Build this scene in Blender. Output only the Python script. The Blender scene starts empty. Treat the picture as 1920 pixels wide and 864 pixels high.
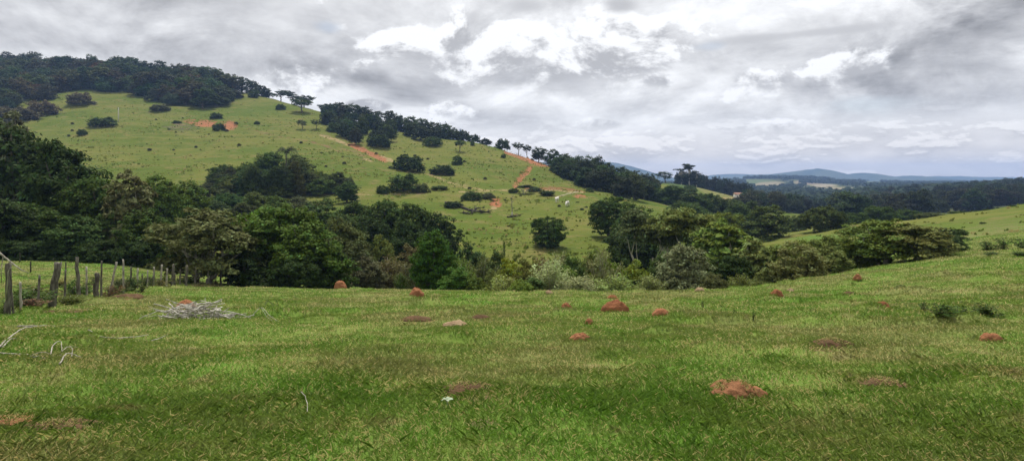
import bpy, math, random
import numpy as np
from mathutils import Vector, Matrix

random.seed(7)
RNG = np.random.default_rng(11)
sc = bpy.context.scene
C = sc.collection
F = 1150.0          # focal length in photo pixels
HX, HY = 960.0, 335.0   # vanishing point of the level view direction in the photo

# ------------------------------------------------------------------ noise
def _hash(ix, iy, seed):
    n = (ix.astype(np.int64) * 374761393 + iy.astype(np.int64) * 668265263 + seed * 974711) & 0x7fffffff
    n = ((n ^ (n >> 13)) * 1274126177) & 0x7fffffff
    n = n ^ (n >> 16)
    return (n & 0xffff) / 65535.0

def vnoise(x, y, seed=0):
    x = np.asarray(x, float); y = np.asarray(y, float)
    ix = np.floor(x); iy = np.floor(y)
    fx = x - ix; fy = y - iy
    fx = fx * fx * (3 - 2 * fx); fy = fy * fy * (3 - 2 * fy)
    a = _hash(ix, iy, seed); b = _hash(ix + 1, iy, seed)
    c = _hash(ix, iy + 1, seed); d = _hash(ix + 1, iy + 1, seed)
    return (a * (1 - fx) + b * fx) * (1 - fy) + (c * (1 - fx) + d * fx) * fy - 0.5

def fbm(x, y, seed=0, octs=4):
    s = 0; a = 1.0
    for k in range(octs):
        s = s + a * vnoise(np.asarray(x) * 2 ** k + 17.3 * k, np.asarray(y) * 2 ** k - 9.1 * k, seed + k)
        a *= 0.5
    return s

# ------------------------------------------------------------------ terrain: height table by bearing and distance
END = [(1500, 349), (2500, 343), (4000, 340), (7500, 338)]
_L = [(30, 543), (45, 505), (60, 482), (80, 468), (100, 450), (150, 400), (200, 345), (250, 293), (300, 250),
      (350, 218), (400, 187), (450, 162), (500, 141), (560, 124), (650, 135), (800, 180)]
_R = [(22, 510), (30, 465), (40, 436), (60, 405), (90, 375), (122, 356), (150, 362), (220, 380), (350, 375), (500, 360), (700, 345), (900, 355)]
PROFILE = {
    -400: _L, 0: _L,
    200: [(26, 556), (40, 522), (60, 488), (80, 470), (100, 452), (150, 398), (200, 342), (250, 292), (300, 252), (350, 222), (400, 192), (450, 168), (500, 148), (545, 134), (640, 145), (800, 190)],
    400: [(30, 552), (45, 537), (60, 515), (80, 482), (110, 440), (150, 395), (200, 340), (250, 298), (300, 262), (350, 232), (400, 205), (450, 182), (510, 156), (600, 170), (800, 220)],
    500: [(30, 552), (45, 538), (60, 528), (80, 500), (105, 460), (140, 412), (200, 346), (250, 300), (300, 264), (350, 236), (400, 210), (480, 178), (570, 195), (800, 240)],
    600: [(30, 552), (45, 540), (60, 540), (80, 520), (100, 482), (130, 430), (170, 382), (200, 352), (250, 302), (300, 267), (350, 240), (400, 219), (440, 207), (520, 220), (800, 270)],
    700: [(30, 550), (42, 542), (55, 555), (70, 550), (90, 510), (120, 450), (150, 405), (180, 374), (200, 355), (250, 302), (262, 296), (278, 300), (300, 290), (350, 260), (410, 232), (490, 245), (800, 290)],
    800: [(30, 549), (40, 541), (50, 562), (65, 562), (90, 512), (120, 450), (150, 405), (180, 373), (205, 349), (232, 327), (247, 330), (270, 318), (300, 298), (350, 268), (390, 252), (460, 265), (800, 310)],
    900: [(30, 548), (36, 545), (45, 575), (60, 580), (80, 535), (100, 490), (130, 432), (160, 393), (180, 373), (205, 354), (225, 345), (260, 322), (300, 297), (350, 272), (375, 266), (450, 280), (800, 320)],
    960: [(30, 548), (34, 546), (42, 580), (60, 590), (80, 540), (100, 490), (130, 432), (160, 393), (180, 374), (200, 362), (215, 356), (260, 328), (300, 304), (345, 281), (420, 295), (800, 330)],
    1050: [(30, 547), (33, 546), (42, 580), (60, 590), (80, 540), (100, 490), (130, 432), (160, 394), (180, 377), (200, 364), (222, 355), (240, 350), (280, 328), (315, 313), (400, 330), (800, 340)],
    1130: [(30, 547), (33, 546), (42, 580), (60, 590), (80, 545), (100, 492), (130, 432), (165, 388), (195, 370), (225, 359), (260, 352), (295, 346), (360, 352), (450, 350), (800, 352)],
    1200: [(30, 547), (33, 546), (42, 582), (60, 590), (80, 550), (100, 505), (130, 455), (170, 412), (210, 392), (260, 376), (320, 365), (420, 352), (480, 346), (600, 365)],
    1250: [(30, 546), (32, 546), (42, 580), (60, 588), (80, 552), (100, 508), (130, 458), (170, 415), (220, 393), (300, 374), (400, 352), (490, 338), (600, 355)],
    1300: [(30, 546), (32, 546), (42, 572), (60, 580), (80, 550), (110, 502), (150, 445), (200, 410), (300, 382), (400, 362), (480, 347), (600, 368), (1000, 362)],
    1400: [(28, 543), (31, 540), (42, 560), (60, 570), (80, 540), (110, 495), (150, 450), (200, 428), (300, 404), (400, 383), (455, 374), (600, 388), (900, 374), (1300, 358), (1800, 346), (2300, 333), (2900, 344)],
    1500: [(26, 540), (30, 524), (42, 530), (60, 515), (80, 490), (120, 447), (160, 433), (200, 426), (300, 410), (400, 400), (600, 388), (900, 370), (1300, 356), (1900, 345), (2400, 332), (3000, 343)],
    1600: [(24, 545), (30, 514), (42, 503), (60, 483), (90, 452), (130, 429), (170, 424), (250, 418), (400, 403), (600, 386), (900, 366), (1300, 353), (2000, 344), (2600, 338), (3200, 342)],
    1700: [(22, 545), (30, 508), (40, 491), (60, 460), (90, 430), (120, 415), (150, 416), (220, 424), (350, 406), (500, 388), (750, 362), (1000, 360)],
    1800: [(22, 535), (30, 497), (40, 475), (60, 447), (90, 420), (118, 403), (150, 408), (220, 418), (350, 398), (500, 378), (720, 356), (900, 362)],
    1920: [(22, 528), (30, 487), (40, 460), (60, 432), (90, 403), (122, 384), (150, 390), (220, 405), (350, 390), (500, 372), (700, 352), (900, 362)],
    2320: _R,
}
TP = np.arange(-400, 2321, 10.0)
TL = np.linspace(math.log(3.5), math.log(7500), 520)
def _build_table():
    cols = sorted(PROFILE)
    Ys = np.exp(TL)
    zc = []
    for px in cols:
        f = min(max((px - 1300) / 600.0, 0), 1)
        near = [(3.5, -1.725), (6, -2.1), (10, -2.7 * (1 - f) - 2.6 * f), (15, -3.45 * (1 - f) - 3.12 * f), (19, -4.05 * (1 - f) - 3.5 * f)]
        k = list(near)
        last = PROFILE[px][-1][0]
        for (Y, py) in PROFILE[px] + [e for e in END if e[0] > last * 1.25]:
            k.append((Y, (HY - py) / F * Y))
        zc.append(np.interp(Ys, [a for a, b in k], [b for a, b in k]))
    zc = np.array(zc)
    t = np.array([np.interp(TP, cols, zc[:, j]) for j in range(len(Ys))]).T
    def blur(a, s, axis):
        r = int(3 * s) + 1
        w = np.exp(-0.5 * (np.arange(-r, r + 1) / s) ** 2); w /= w.sum()
        pad = [(0, 0), (0, 0)]; pad[axis] = (r, r)
        b = np.pad(a, pad, mode='reflect', reflect_type='odd')
        out = 0
        for i, ww in enumerate(w):
            sl = [slice(None), slice(None)]; sl[axis] = slice(i, i + a.shape[axis])
            out = out + ww * b[tuple(sl)]
        return out
    return blur(blur(t, 3.0, 0), 2.2, 1)
TABLE = _build_table()

HUMPS = []   # (X, Y, radius_x, radius_y, height): grassy humps in the meadow
def base_z(X, Y):
    X = np.asarray(X, float); Y = np.asarray(Y, float)
    Yc = np.clip(Y, 3.5, 7400)
    px = np.clip(HX + F * X / np.maximum(Y, 3.5), -399, 2319)
    a = (px - TP[0]) / 10.0
    b = (np.log(Yc) - TL[0]) / (TL[1] - TL[0])
    i = np.clip(a.astype(int), 0, len(TP) - 2); j = np.clip(b.astype(int), 0, len(TL) - 2)
    fa = a - i; fb = b - j
    z = (TABLE[i, j] * (1 - fa) + TABLE[i + 1, j] * fa) * (1 - fb) + (TABLE[i, j + 1] * (1 - fa) + TABLE[i + 1, j + 1] * fa) * fb
    return z + np.clip(3.5 - Y, 0, 20) * 0.03

def ground_z(X, Y):
    X = np.asarray(X, float); Y = np.asarray(Y, float)
    z = base_z(X, Y)
    d = np.maximum(np.abs(Y), 1)
    near = np.clip(1.4 - d / 60, 0, 1)
    z = z + near * (0.16 * fbm(X / 2.6, Y / 2.6, 3, 3) + 0.05 * fbm(X / 0.7, Y / 0.7, 9, 2)) * np.clip(d / 6, .35, 1)
    hm = np.clip((fbm(X / 1.5, Y / 1.1, 51, 3) - .20) / .30, 0, 1); hm = hm * hm * (3 - 2 * hm)
    z = z + near * .13 * hm * np.clip((d - 4) / 8, .25, 1)
    mid = np.clip((d - 60) / 60, 0, 1) * np.clip(1.6 - d / 900, 0, 1)
    z = z + mid * (1.5 * fbm(X / 28, Y / 28, 21, 4))
    for (hx, hy, rx, ry, h) in HUMPS:
        z = z + h * np.exp(-(((X - hx) / rx) ** 2 + ((Y - hy) / ry) ** 2))
    return z

def solve_Y(px, py, ymin=3.6, ymax=2500):
    Ys = np.exp(np.linspace(math.log(ymin), math.log(ymax), 1600))
    z = base_z((px - HX) / F * Ys, Ys)
    p = HY - F * z / Ys
    k = np.nonzero(p <= py)[0]
    return float(Ys[k[0]]) if len(k) else float(ymax)

def X_of(px, Y): return (px - HX) / F * Y

# ------------------------------------------------------------------ mesh helpers
def mesh_from(name, V, faces_sizes=None, loops=None, mat=None, tone=None, smooth=False, mats=None, matidx=None):
    me = bpy.data.meshes.new(name)
    V = np.ascontiguousarray(V, dtype=np.float32)
    me.vertices.add(len(V)); me.vertices.foreach_set('co', V.ravel())
    loops = np.ascontiguousarray(loops, dtype=np.int32)
    sizes = np.ascontiguousarray(faces_sizes, dtype=np.int32)
    starts = np.concatenate([[0], np.cumsum(sizes)[:-1]]).astype(np.int32)
    me.loops.add(len(loops)); me.loops.foreach_set('vertex_index', loops)
    me.polygons.add(len(sizes)); me.polygons.foreach_set('loop_start', starts)
    try: me.polygons.foreach_set('loop_total', sizes)
    except Exception: pass
    for m in (mats or ([mat] if mat else [])): me.materials.append(m)
    if matidx is not None: me.polygons.foreach_set('material_index', np.ascontiguousarray(matidx, dtype=np.int32))
    if smooth: me.polygons.foreach_set('use_smooth', np.ones(len(sizes), dtype=bool))
    me.update(calc_edges=True)
    if tone is not None:
        at = me.attributes.new('tone', 'FLOAT', 'FACE'); at.data.foreach_set('value', np.ascontiguousarray(tone, dtype=np.float32))
    return me

class Geo:
    def __init__(s): s.V = []; s.S = []; s.L = []; s.T = []; s.M = []; s.n = 0
    def add(s, V, sizes, loops, tone=0.5, mi=0):
        V = np.asarray(V, float)
        s.V.append(V); s.L.append(np.asarray(loops).ravel() + s.n); s.S.append(np.asarray(sizes))
        s.T.append(np.broadcast_to(np.asarray(tone, float), (len(sizes),))); s.M.append(np.full(len(sizes), mi)); s.n += len(V)
    def tube(s, pts, rad, sides=6, tone=0.5, mi=0, cap=True):
        pts = np.asarray(pts, float); n = len(pts); rad = np.broadcast_to(np.asarray(rad, float), (n,))
        t = np.gradient(pts, axis=0); t /= np.linalg.norm(t, axis=1)[:, None] + 1e-9
        ref = np.array([1.0, 0.13, 0.07]) if abs(t[0][0]) < .8 else np.array([.05, 1.0, 0.1])
        a = np.cross(t, ref); a /= np.linalg.norm(a, axis=1)[:, None] + 1e-9
        b = np.cross(t, a)
        ang = np.linspace(0, 2 * math.pi, sides, endpoint=False)
        V = pts[:, None, :] + rad[:, None, None] * (np.cos(ang)[None, :, None] * a[:, None, :] + np.sin(ang)[None, :, None] * b[:, None, :])
        V = V.reshape(-1, 3); q = []
        for i in range(n - 1):
            for k in range(sides):
                k2 = (k + 1) % sides
                q += [i * sides + k, i * sides + k2, (i + 1) * sides + k2, (i + 1) * sides + k]
        sizes = [4] * ((n - 1) * sides)
        if cap:
            q += list(range(sides))[::-1] + [(n - 1) * sides + k for k in range(sides)]; sizes += [sides, sides]
        s.add(V, sizes, q, tone, mi)
    def leaves(s, P, N, Ls, Ws, rng, tone, mi=0):
        n = len(P)
        N = N / (np.linalg.norm(N, axis=1)[:, None] + 1e-9)
        r = rng.normal(size=(n, 3)); t = np.cross(N, r); t /= np.linalg.norm(t, axis=1)[:, None] + 1e-9
        b = np.cross(N, t)
        Ls = np.broadcast_to(Ls, (n,))[:, None]; Ws = np.broadcast_to(Ws, (n,))[:, None]
        V = np.stack([P - t * Ls, P + b * Ws - N * Ws * .25, P + t * Ls, P - b * Ws - N * Ws * .25], axis=1).reshape(-1, 3)
        s.add(V, np.full(n, 4), np.arange(4 * n), tone, mi)
    def mesh(s, name, mats, smooth=False):
        return mesh_from(name, np.concatenate(s.V), np.concatenate(s.S), np.concatenate(s.L), tone=np.concatenate(s.T),
                         mats=mats, matidx=np.concatenate(s.M), smooth=smooth)

def link(name, me, parent=None, loc=None):
    o = bpy.data.objects.new(name, me); C.objects.link(o)
    if parent: o.parent = parent
    if loc is not None: o.location = loc
    return o
def tag(o, label, cat, group=None):
    o['label'] = label; o['category'] = cat
    if group: o['group'] = group
    return o

# ------------------------------------------------------------------ materials
class E:
    """small expression helper over Math nodes"""
    nt = None
    def __init__(s, x): s.x = x
    @staticmethod
    def m(op, *a, clamp=False):
        n = E.nt.nodes.new('ShaderNodeMath'); n.operation = op; n.use_clamp = clamp
        for i, v in enumerate(a):
            v = v.x if isinstance(v, E) else v
            if isinstance(v, (int, float)): n.inputs[i].default_value = v
            else: E.nt.links.new(v, n.inputs[i])
        return E(n.outputs[0])
    def __add__(a, b): return E.m('ADD', a, b)
    __radd__ = __add__
    def __sub__(a, b): return E.m('SUBTRACT', a, b)
    def __rsub__(a, b): return E.m('SUBTRACT', b, a)
    def __mul__(a, b): return E.m('MULTIPLY', a, b)
    __rmul__ = __mul__
    def __truediv__(a, b): return E.m('DIVIDE', a, b)
    def __rtruediv__(a, b): return E.m('DIVIDE', b, a)
def smooth(e, lo, hi, to0=0.0, to1=1.0):
    n = E.nt.nodes.new('ShaderNodeMapRange'); n.interpolation_type = 'SMOOTHSTEP'
    E.nt.links.new(e.x, n.inputs[0]); n.inputs[1].default_value = lo; n.inputs[2].default_value = hi
    n.inputs[3].default_value = to0; n.inputs[4].default_value = to1
    return E(n.outputs[0])
def mixc(f, a, b):
    n = E.nt.nodes.new('ShaderNodeMix'); n.data_type = 'RGBA'
    for sock, v in ((n.inputs[0], f), (n.inputs[6], a), (n.inputs[7], b)):
        v = v.x if isinstance(v, E) else v
        if isinstance(v, (int, float)): sock.default_value = v
        elif isinstance(v, tuple): sock.default_value = (*v, 1) if len(v) == 3 else v
        else: E.nt.links.new(v, sock)
    return E(n.outputs[2])
def noise(vec, scale, detail=4, rough=.5, dist=0.0, lac=2.0):
    n = E.nt.nodes.new('ShaderNodeTexNoise'); n.inputs['Scale'].default_value = scale
    n.inputs['Detail'].default_value = detail; n.inputs['Roughness'].default_value = rough; n.inputs['Distortion'].default_value = dist
    n.inputs['Lacunarity'].default_value = lac
    if vec is not None: E.nt.links.new(vec.x if isinstance(vec, E) else vec, n.inputs['Vector'])
    return E(n.outputs['Fac'])
def comb(x, y, z=0.0):
    n = E.nt.nodes.new('ShaderNodeCombineXYZ')
    for i, v in enumerate((x, y, z)):
        if isinstance(v, E): E.nt.links.new(v.x, n.inputs[i])
        else: n.inputs[i].default_value = v
    return E(n.outputs[0])
def attr(name, out='Fac'):
    n = E.nt.nodes.new('ShaderNodeAttribute'); n.attribute_name = name
    return E(n.outputs[out])
def vscale(vec, s):
    n = E.nt.nodes.new('ShaderNodeVectorMath'); n.operation = 'MULTIPLY'; n.inputs[1].default_value = s
    E.nt.links.new(vec.x, n.inputs[0]); return E(n.outputs[0])
def newmat(name):
    m = bpy.data.materials.new(name); m.use_nodes = True; m.node_tree.nodes.clear(); E.nt = m.node_tree
    return m
def principled(col, rough=.9, spec=.2, bump=None, bumpd=.02, bumps=.5):
    p = E.nt.nodes.new('ShaderNodeBsdfPrincipled')
    if isinstance(col, E): E.nt.links.new(col.x, p.inputs['Base Color'])
    else: p.inputs['Base Color'].default_value = (*col, 1)
    p.inputs['Roughness'].default_value = rough; p.inputs['Specular IOR Level'].default_value = spec
    if bump is not None:
        b = E.nt.nodes.new('ShaderNodeBump'); b.inputs['Strength'].default_value = bumps; b.inputs['Distance'].default_value = bumpd
        E.nt.links.new(bump.x, b.inputs['Height']); E.nt.links.new(b.outputs[0], p.inputs['Normal'])
    return p
def output(sh):
    o = E.nt.nodes.new('ShaderNodeOutputMaterial'); E.nt.links.new(sh, o.inputs['Surface'])
def position():
    return E(E.nt.nodes.new('ShaderNodeNewGeometry').outputs['Position'])
def translucent_mix(p, col, f):
    t = E.nt.nodes.new('ShaderNodeBsdfTranslucent'); E.nt.links.new(col.x, t.inputs['Color'])
    mx = E.nt.nodes.new('ShaderNodeMixShader'); mx.inputs[0].default_value = f
    E.nt.links.new(p.outputs[0], mx.inputs[1]); E.nt.links.new(t.outputs[0], mx.inputs[2])
    return mx.outputs[0]

def foliage_material():
    m = newmat('foliage')
    oc = E.nt.nodes.new('ShaderNodeObjectInfo')
    tone = attr('tone')
    hsv = E.nt.nodes.new('ShaderNodeHueSaturation')
    E.nt.links.new(oc.outputs['Color'], hsv.inputs['Color'])
    E.nt.links.new((0.47 + tone * 0.06).x, hsv.inputs['Hue'])
    E.nt.links.new((1.22 - tone * 0.25).x, hsv.inputs['Saturation'])
    E.nt.links.new((0.44 + tone * 1.40).x, hsv.inputs['Value'])
    col = E(hsv.outputs[0])
    p = principled(col, .65, .05)
    output(translucent_mix(p, col, .25))
    return m
def bark_material(name, a, b):
    m = newmat(name); pos = position()
    n = noise(vscale(pos, (9, 9, 2.5)), 1.5, 5, .6)
    output(principled(mixc(smooth(n, .35, .65), a, b), .95, .1, n, .03, .6).outputs[0])
    return m
FOL = foliage_material()
BARK = bark_material('bark', (.06, .05, .04), (.16, .14, .11))
PALEBARK = bark_material('pale_bark', (.24, .22, .18), (.48, .45, .38))
DEADWOOD = bark_material('dead_wood', (.17, .155, .125), (.42, .39, .32))
BLEACHED = bark_material('bleached_wood', (.26, .24, .20), (.56, .53, .46))
POSTWOOD = bark_material('post_wood', (.06, .054, .042), (.17, .155, .125))
DARKWOOD = bark_material('dark_wood', (.025, .022, .018), (.08, .07, .055))

def grass_color(pos, hill=None):
    """pasture colour by place: lush, yellow green and dry tan patches"""
    n1 = noise(pos, .24, 4, .6, .5); n2 = noise(pos, 1.3, 5, .65, .3)
    c = mixc(smooth(n2, .38, .62), (.098, .158, .026), (.145, .190, .042))
    c = mixc(smooth(n1, .46, .62) * .6, c, (.175, .165, .064))
    c = mixc(smooth(n1, .48, .34) * .6, c, (.080, .170, .020))
    c = mixc(smooth(n2, .57, .69) * .5, c, (.195, .150, .078))
    return c

def ground_material():
    m = newmat('pasture'); pos = position()
    near = grass_color(pos)
    h1 = noise(pos, .02, 4, .55); h2 = noise(pos, .14, 6, .7); h3 = noise(pos, .55, 5, .7)
    ter = noise(vscale(pos, (.05, .05, .9)), 1.0, 4, .6, .6)
    hill = mixc(smooth(h1, .40, .60), (.084, .116, .016), (.128, .138, .028))
    hill = mixc(smooth(h2, .52, .66) * .8, hill, (.170, .145, .050))
    hill = mixc(smooth(h2, .46, .34) * .6, hill, (.062, .100, .015))
    hill = mixc(smooth(ter, .55, .68) * .45, hill, (.160, .130, .046))
    hill = mixc(smooth(ter, .44, .34) * .35, hill, (.065, .10, .018))
    hill = mixc(smooth(h3, .58, .70) * .6, hill, (.05, .075, .02))
    sep = E.nt.nodes.new('ShaderNodeSeparateXYZ'); E.nt.links.new(pos.x, sep.inputs[0])
    far = smooth(E(sep.outputs[1]), 45, 110)
    c = mixc(far, near, hill)
    # bare earth, tracks and fields: real soil marks carried by a vertex attribute, edges broken up by noise
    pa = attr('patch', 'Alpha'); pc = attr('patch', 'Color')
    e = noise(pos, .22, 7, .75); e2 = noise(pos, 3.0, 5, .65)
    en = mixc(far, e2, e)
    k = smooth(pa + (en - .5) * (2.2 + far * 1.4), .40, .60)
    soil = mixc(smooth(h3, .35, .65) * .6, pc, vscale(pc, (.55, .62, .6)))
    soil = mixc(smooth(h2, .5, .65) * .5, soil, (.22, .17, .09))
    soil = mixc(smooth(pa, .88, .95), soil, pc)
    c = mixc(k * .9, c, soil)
    bn = noise(pos, 5.0, 5, .7)
    bf = h2 + h3 * .5
    p = principled(c, 1.0, .05, mixc(far, bn, bf), .10, .6)
    b_ = [n for n in E.nt.nodes if n.type == 'BUMP'][0]
    E.nt.links.new((.08 + far * 1.6).x, b_.inputs['Distance'])
    output(p.outputs[0])
    return m
def blade_material():
    m = newmat('grass_blades'); pos = position()
    c = grass_color(pos)
    tone = attr('tone')
    dry = smooth(tone, .80, .86)
    c = mixc(dry * .8, c, (.33, .27, .13))
    hsv = E.nt.nodes.new('ShaderNodeHueSaturation'); E.nt.links.new(c.x, hsv.inputs['Color'])
    E.nt.links.new((1.05 + tone * .9).x, hsv.inputs['Value']); hsv.inputs['Saturation'].default_value = 1.05
    c = E(hsv.outputs[0])
    p = principled(c, .6, .25)
    output(translucent_mix(p, c, .35))
    return m
def tuft_material():
    m = newmat('rough_tufts'); pos = position(); tone = attr('tone')
    n = noise(pos, .05, 4, .6)
    c = mixc(smooth(n, .4, .6), (.084, .118, .017), (.126, .136, .029))
    c = mixc(smooth(tone, .80, .86) * .8, c, (.26, .21, .09))
    hsv = E.nt.nodes.new('ShaderNodeHueSaturation'); E.nt.links.new(c.x, hsv.inputs['Color']); E.nt.links.new((.95 + tone * .7).x, hsv.inputs['Value'])
    c = E(hsv.outputs[0]); output(translucent_mix(principled(c, .7, .1), c, .3)); return m
def soil_material(name, a, b, c3):
    m = newmat(name); pos = position()
    n = noise(pos, 4, 6, .65); n2 = noise(pos, 14, 5, .7)
    c = mixc(smooth(n, .35, .65), a, b); c = mixc(smooth(n2, .52, .7) * .7, c, c3)
    output(principled(c, 1.0, .05, n2, .05, .9).outputs[0])
    return m
RED = soil_material('red_earth', (.30, .125, .06), (.22, .09, .045), (.12, .06, .03))
ORANGE = soil_material('orange_earth', (.34, .155, .078), (.27, .115, .056), (.15, .08, .04))
BROWN = soil_material('brown_earth', (.145, .085, .048), (.10, .062, .034), (.065, .05, .026))
STRAWY = soil_material('crumbled_earth', (.31, .145, .072), (.22, .105, .052), (.11, .07, .035))
TAN = soil_material('pale_earth', (.34, .25, .15), (.25, .17, .10), (.16, .12, .06))
GROUND = ground_material()
BLADE = blade_material(); TUFT = tuft_material()

# ------------------------------------------------------------------ plants: one prototype of each kind
PROTO = {}
def normalise(V, scale_from=None):
    return V

def crown(g, rng, lobes, nclump, nleaf, rc, L, W, up=.55, inner=.15, flat=.6, zmin=-.35, spread=.8, clumptone=.55):
    lobes = np.array(lobes, float); w = lobes[:, 3] * lobes[:, 4] + lobes[:, 3] * lobes[:, 5]; w /= w.sum()
    P = []
    while len(P) < nclump:
        l = lobes[rng.choice(len(lobes), p=w)]
        d = rng.normal(size=3); d /= np.linalg.norm(d)
        if d[2] < zmin: continue
        r = rng.uniform(.25, .75) if rng.random() < inner else rng.uniform(.82, 1.06)
        p = l[:3] + d * l[3:] * r
        if p[2] < .015: continue
        deep = False
        for q in lobes:
            if q is l: continue
            if (((p - q[:3]) / q[3:]) ** 2).sum() < .45 and r > .8: deep = True
        if deep and rng.random() < .8: continue
        P.append(p)
    P = np.array(P); cen = np.array([0, 0, P[:, 2].mean() * .8])
    per = nleaf // nclump
    for p in P:
        n = max(3, int(per * rng.uniform(.6, 1.4))); r = rc * rng.uniform(.7, 1.35)
        d = rng.normal(size=(n, 3)); d[:, 2] = np.abs(d[:, 2]) * .9 - .25
        d /= np.linalg.norm(d, axis=1)[:, None]
        rad = rng.uniform(.35, 1.05, n)[:, None] * r
        pos = p + d * rad * np.array([1, 1, flat])
        out = (pos - cen); out /= np.linalg.norm(out, axis=1)[:, None] + 1e-9
        N = up * np.array([0, 0, 1]) + .5 * d + .35 * out + spread * rng.normal(size=(n, 3)) * .6
        t = np.clip(rng.normal(.46, .15, n) + clumptone * (rng.random() - .5) * .8, 0, 1); t = np.where(rng.random(n) < .07, np.clip(t + .55, 0, 1.3), t)
        sc_ = rng.uniform(.65, 1.3, n)
        g.leaves(pos, N, L * sc_, W * sc_, rng, t)
    return P

def limbs(g, rng, P, h0, r0, count, lean=(0, 0), sides=6, mi=0, zfork=.25, base=(0, 0)):
    """a tapered trunk with limbs that reach clump centres"""
    b = np.array([base[0], base[1], -.05]); top = np.array([base[0] + lean[0], base[1] + lean[1], h0])
    n = 7; t = np.linspace(0, 1, n)[:, None]
    wob = rng.normal(size=(n, 3)) * r0 * .5; wob[0] = 0; wob[:, 2] = 0
    pts = b + (top - b) * t + wob
    g.tube(pts, np.linspace(r0 * 1.25, r0 * .75, n), sides + 1, .5, mi)
    idx = rng.choice(len(P), min(count, len(P)), replace=False)
    for i in idx:
        s = pts[rng.integers(n - 3, n)]
        e = P[i]; m = (s + e) / 2 + rng.normal(size=3) * .06 * np.linalg.norm(e - s); m[2] += .03
        tt = np.linspace(0, 1, 7)[:, None]
        q = (1 - tt) ** 2 * s + 2 * tt * (1 - tt) * m + tt ** 2 * e
        q[1:-1] += rng.normal(size=(5, 3)) * .012
        g.tube(q, np.linspace(r0 * .55, r0 * .12, 7), 5, .5, mi)

def store(kind, gc, gt=None, bark=BARK):
    """normalise crown width and height to 1 and keep the meshes"""
    V = np.concatenate(gc.V)
    w = max(np.percentile(np.abs(V[:, 0]), 98.5), np.percentile(np.abs(V[:, 1]), 98.5)) * 2
    h = np.percentile(V[:, 2], 99.7)
    for g in (gc, gt):
        if g:
            for v in g.V: v[:, 0] /= w; v[:, 1] /= w; v[:, 2] /= h
    cm = gc.mesh(kind + '_crown', [FOL])
    tm = gt.mesh(kind + '_trunk', [bark], smooth=True) if gt and gt.V else None
    PROTO.setdefault(kind, []).append((cm, tm))
def store_far(kind, gc, gt, bark=BARK):
    V = np.concatenate(gc.V)
    w = max(np.percentile(np.abs(V[:, 0]), 98.5), np.percentile(np.abs(V[:, 1]), 98.5)) * 2
    h = np.percentile(V[:, 2], 99.7)
    g = Geo()
    for a, mi in ((gc, 0), (gt, 1)):
        if not a or not a.V: continue
        v = np.concatenate(a.V); v[:, 0] /= w; v[:, 1] /= w; v[:, 2] /= h
        g.add(v, np.concatenate(a.S), np.concatenate(a.L), np.concatenate(a.T), mi)
    PROTO.setdefault(kind, []).append((g.mesh(kind, [FOL, bark]), None))

def side_lobes(rng, n, rad, z0, z1, r0, r1):
    out = []
    for k in range(n):
        a = 2 * math.pi * (k + rng.uniform(-.35, .35)) / n; d = rad * rng.uniform(.7, 1.15); r = rng.uniform(r0, r1)
        out.append((d * math.cos(a), d * math.sin(a), rng.uniform(z0, z1), r, r, r * rng.uniform(.7, .95)))
    return out

for v in range(4):      # broad dense broadleaf
    r = np.random.default_rng(100 + v); g = Geo(); t = Geo()
    lob = [(0, 0, .48, .34, .34, .42)] + side_lobes(r, 9, .31, .14, .40, .16, .22) + side_lobes(r, 7, .29, .45, .68, .15, .23) + side_lobes(r, 5, .17, .70, .88, .10, .18)
    P = crown(g, r, lob, 330, 17000, .078, .022, .0125, inner=.3, zmin=-.95, flat=.85)
    limbs(t, r, P, .30, .035, 16, lean=(r.uniform(-.05, .05), 0)); store('broad', g, t)
def widen(lob, k): return [(x * k, y * k, z, rx * (1 + (k - 1) * (1 if i == 0 else .12)), ry * (1 + (k - 1) * (1 if i == 0 else .12)), rz) for i, (x, y, z, rx, ry, rz) in enumerate(lob)]
for v in range(3):      # low wide tree or shrub mass, wider than tall
    r = np.random.default_rng(160 + v); g = Geo(); t = Geo()
    lob = widen([(0, 0, .42, .32, .32, .40)] + side_lobes(r, 12, .34, .04, .3, .16, .22) + side_lobes(r, 12, .30, .34, .64, .15, .23) + side_lobes(r, 8, .17, .62, .86, .10, .17), 1.9)
    P = crown(g, r, lob, 620, 24000, .085, .027, .015, inner=.25, zmin=-.8, flat=.9)
    limbs(t, r, P, .25, .035, 16); store('broad_wide', g, t)
    r = np.random.default_rng(170 + v); g = Geo(); t = Geo()
    P = crown(g, r, lob, 420, 8000, .09, .042, .024, inner=.25, zmin=-.8, flat=.9)
    limbs(t, r, P, .1, .02, 6, sides=4); store_far('farbush_wide', g, t)
for v in range(2):      # spreading crown over a short twisted trunk
    r = np.random.default_rng(150 + v); g = Geo(); t = Geo()
    lob = [(0, 0, .66, .32, .32, .28)] + side_lobes(r, 6, .32, .24, .36, .14, .19) + side_lobes(r, 8, .31, .40, .72, .15, .22) + side_lobes(r, 4, .15, .76, .92, .10, .17)
    P = crown(g, r, lob, 260, 14000, .078, .021, .012, inner=.28, zmin=-.8, flat=.8)
    limbs(t, r, P, .22, .030, 12, lean=(-.06, 0)); limbs(t, r, P, .2, .022, 8, lean=(.07, .02), base=(.03, 0)); store('spread', g, t, PALEBARK)
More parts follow.
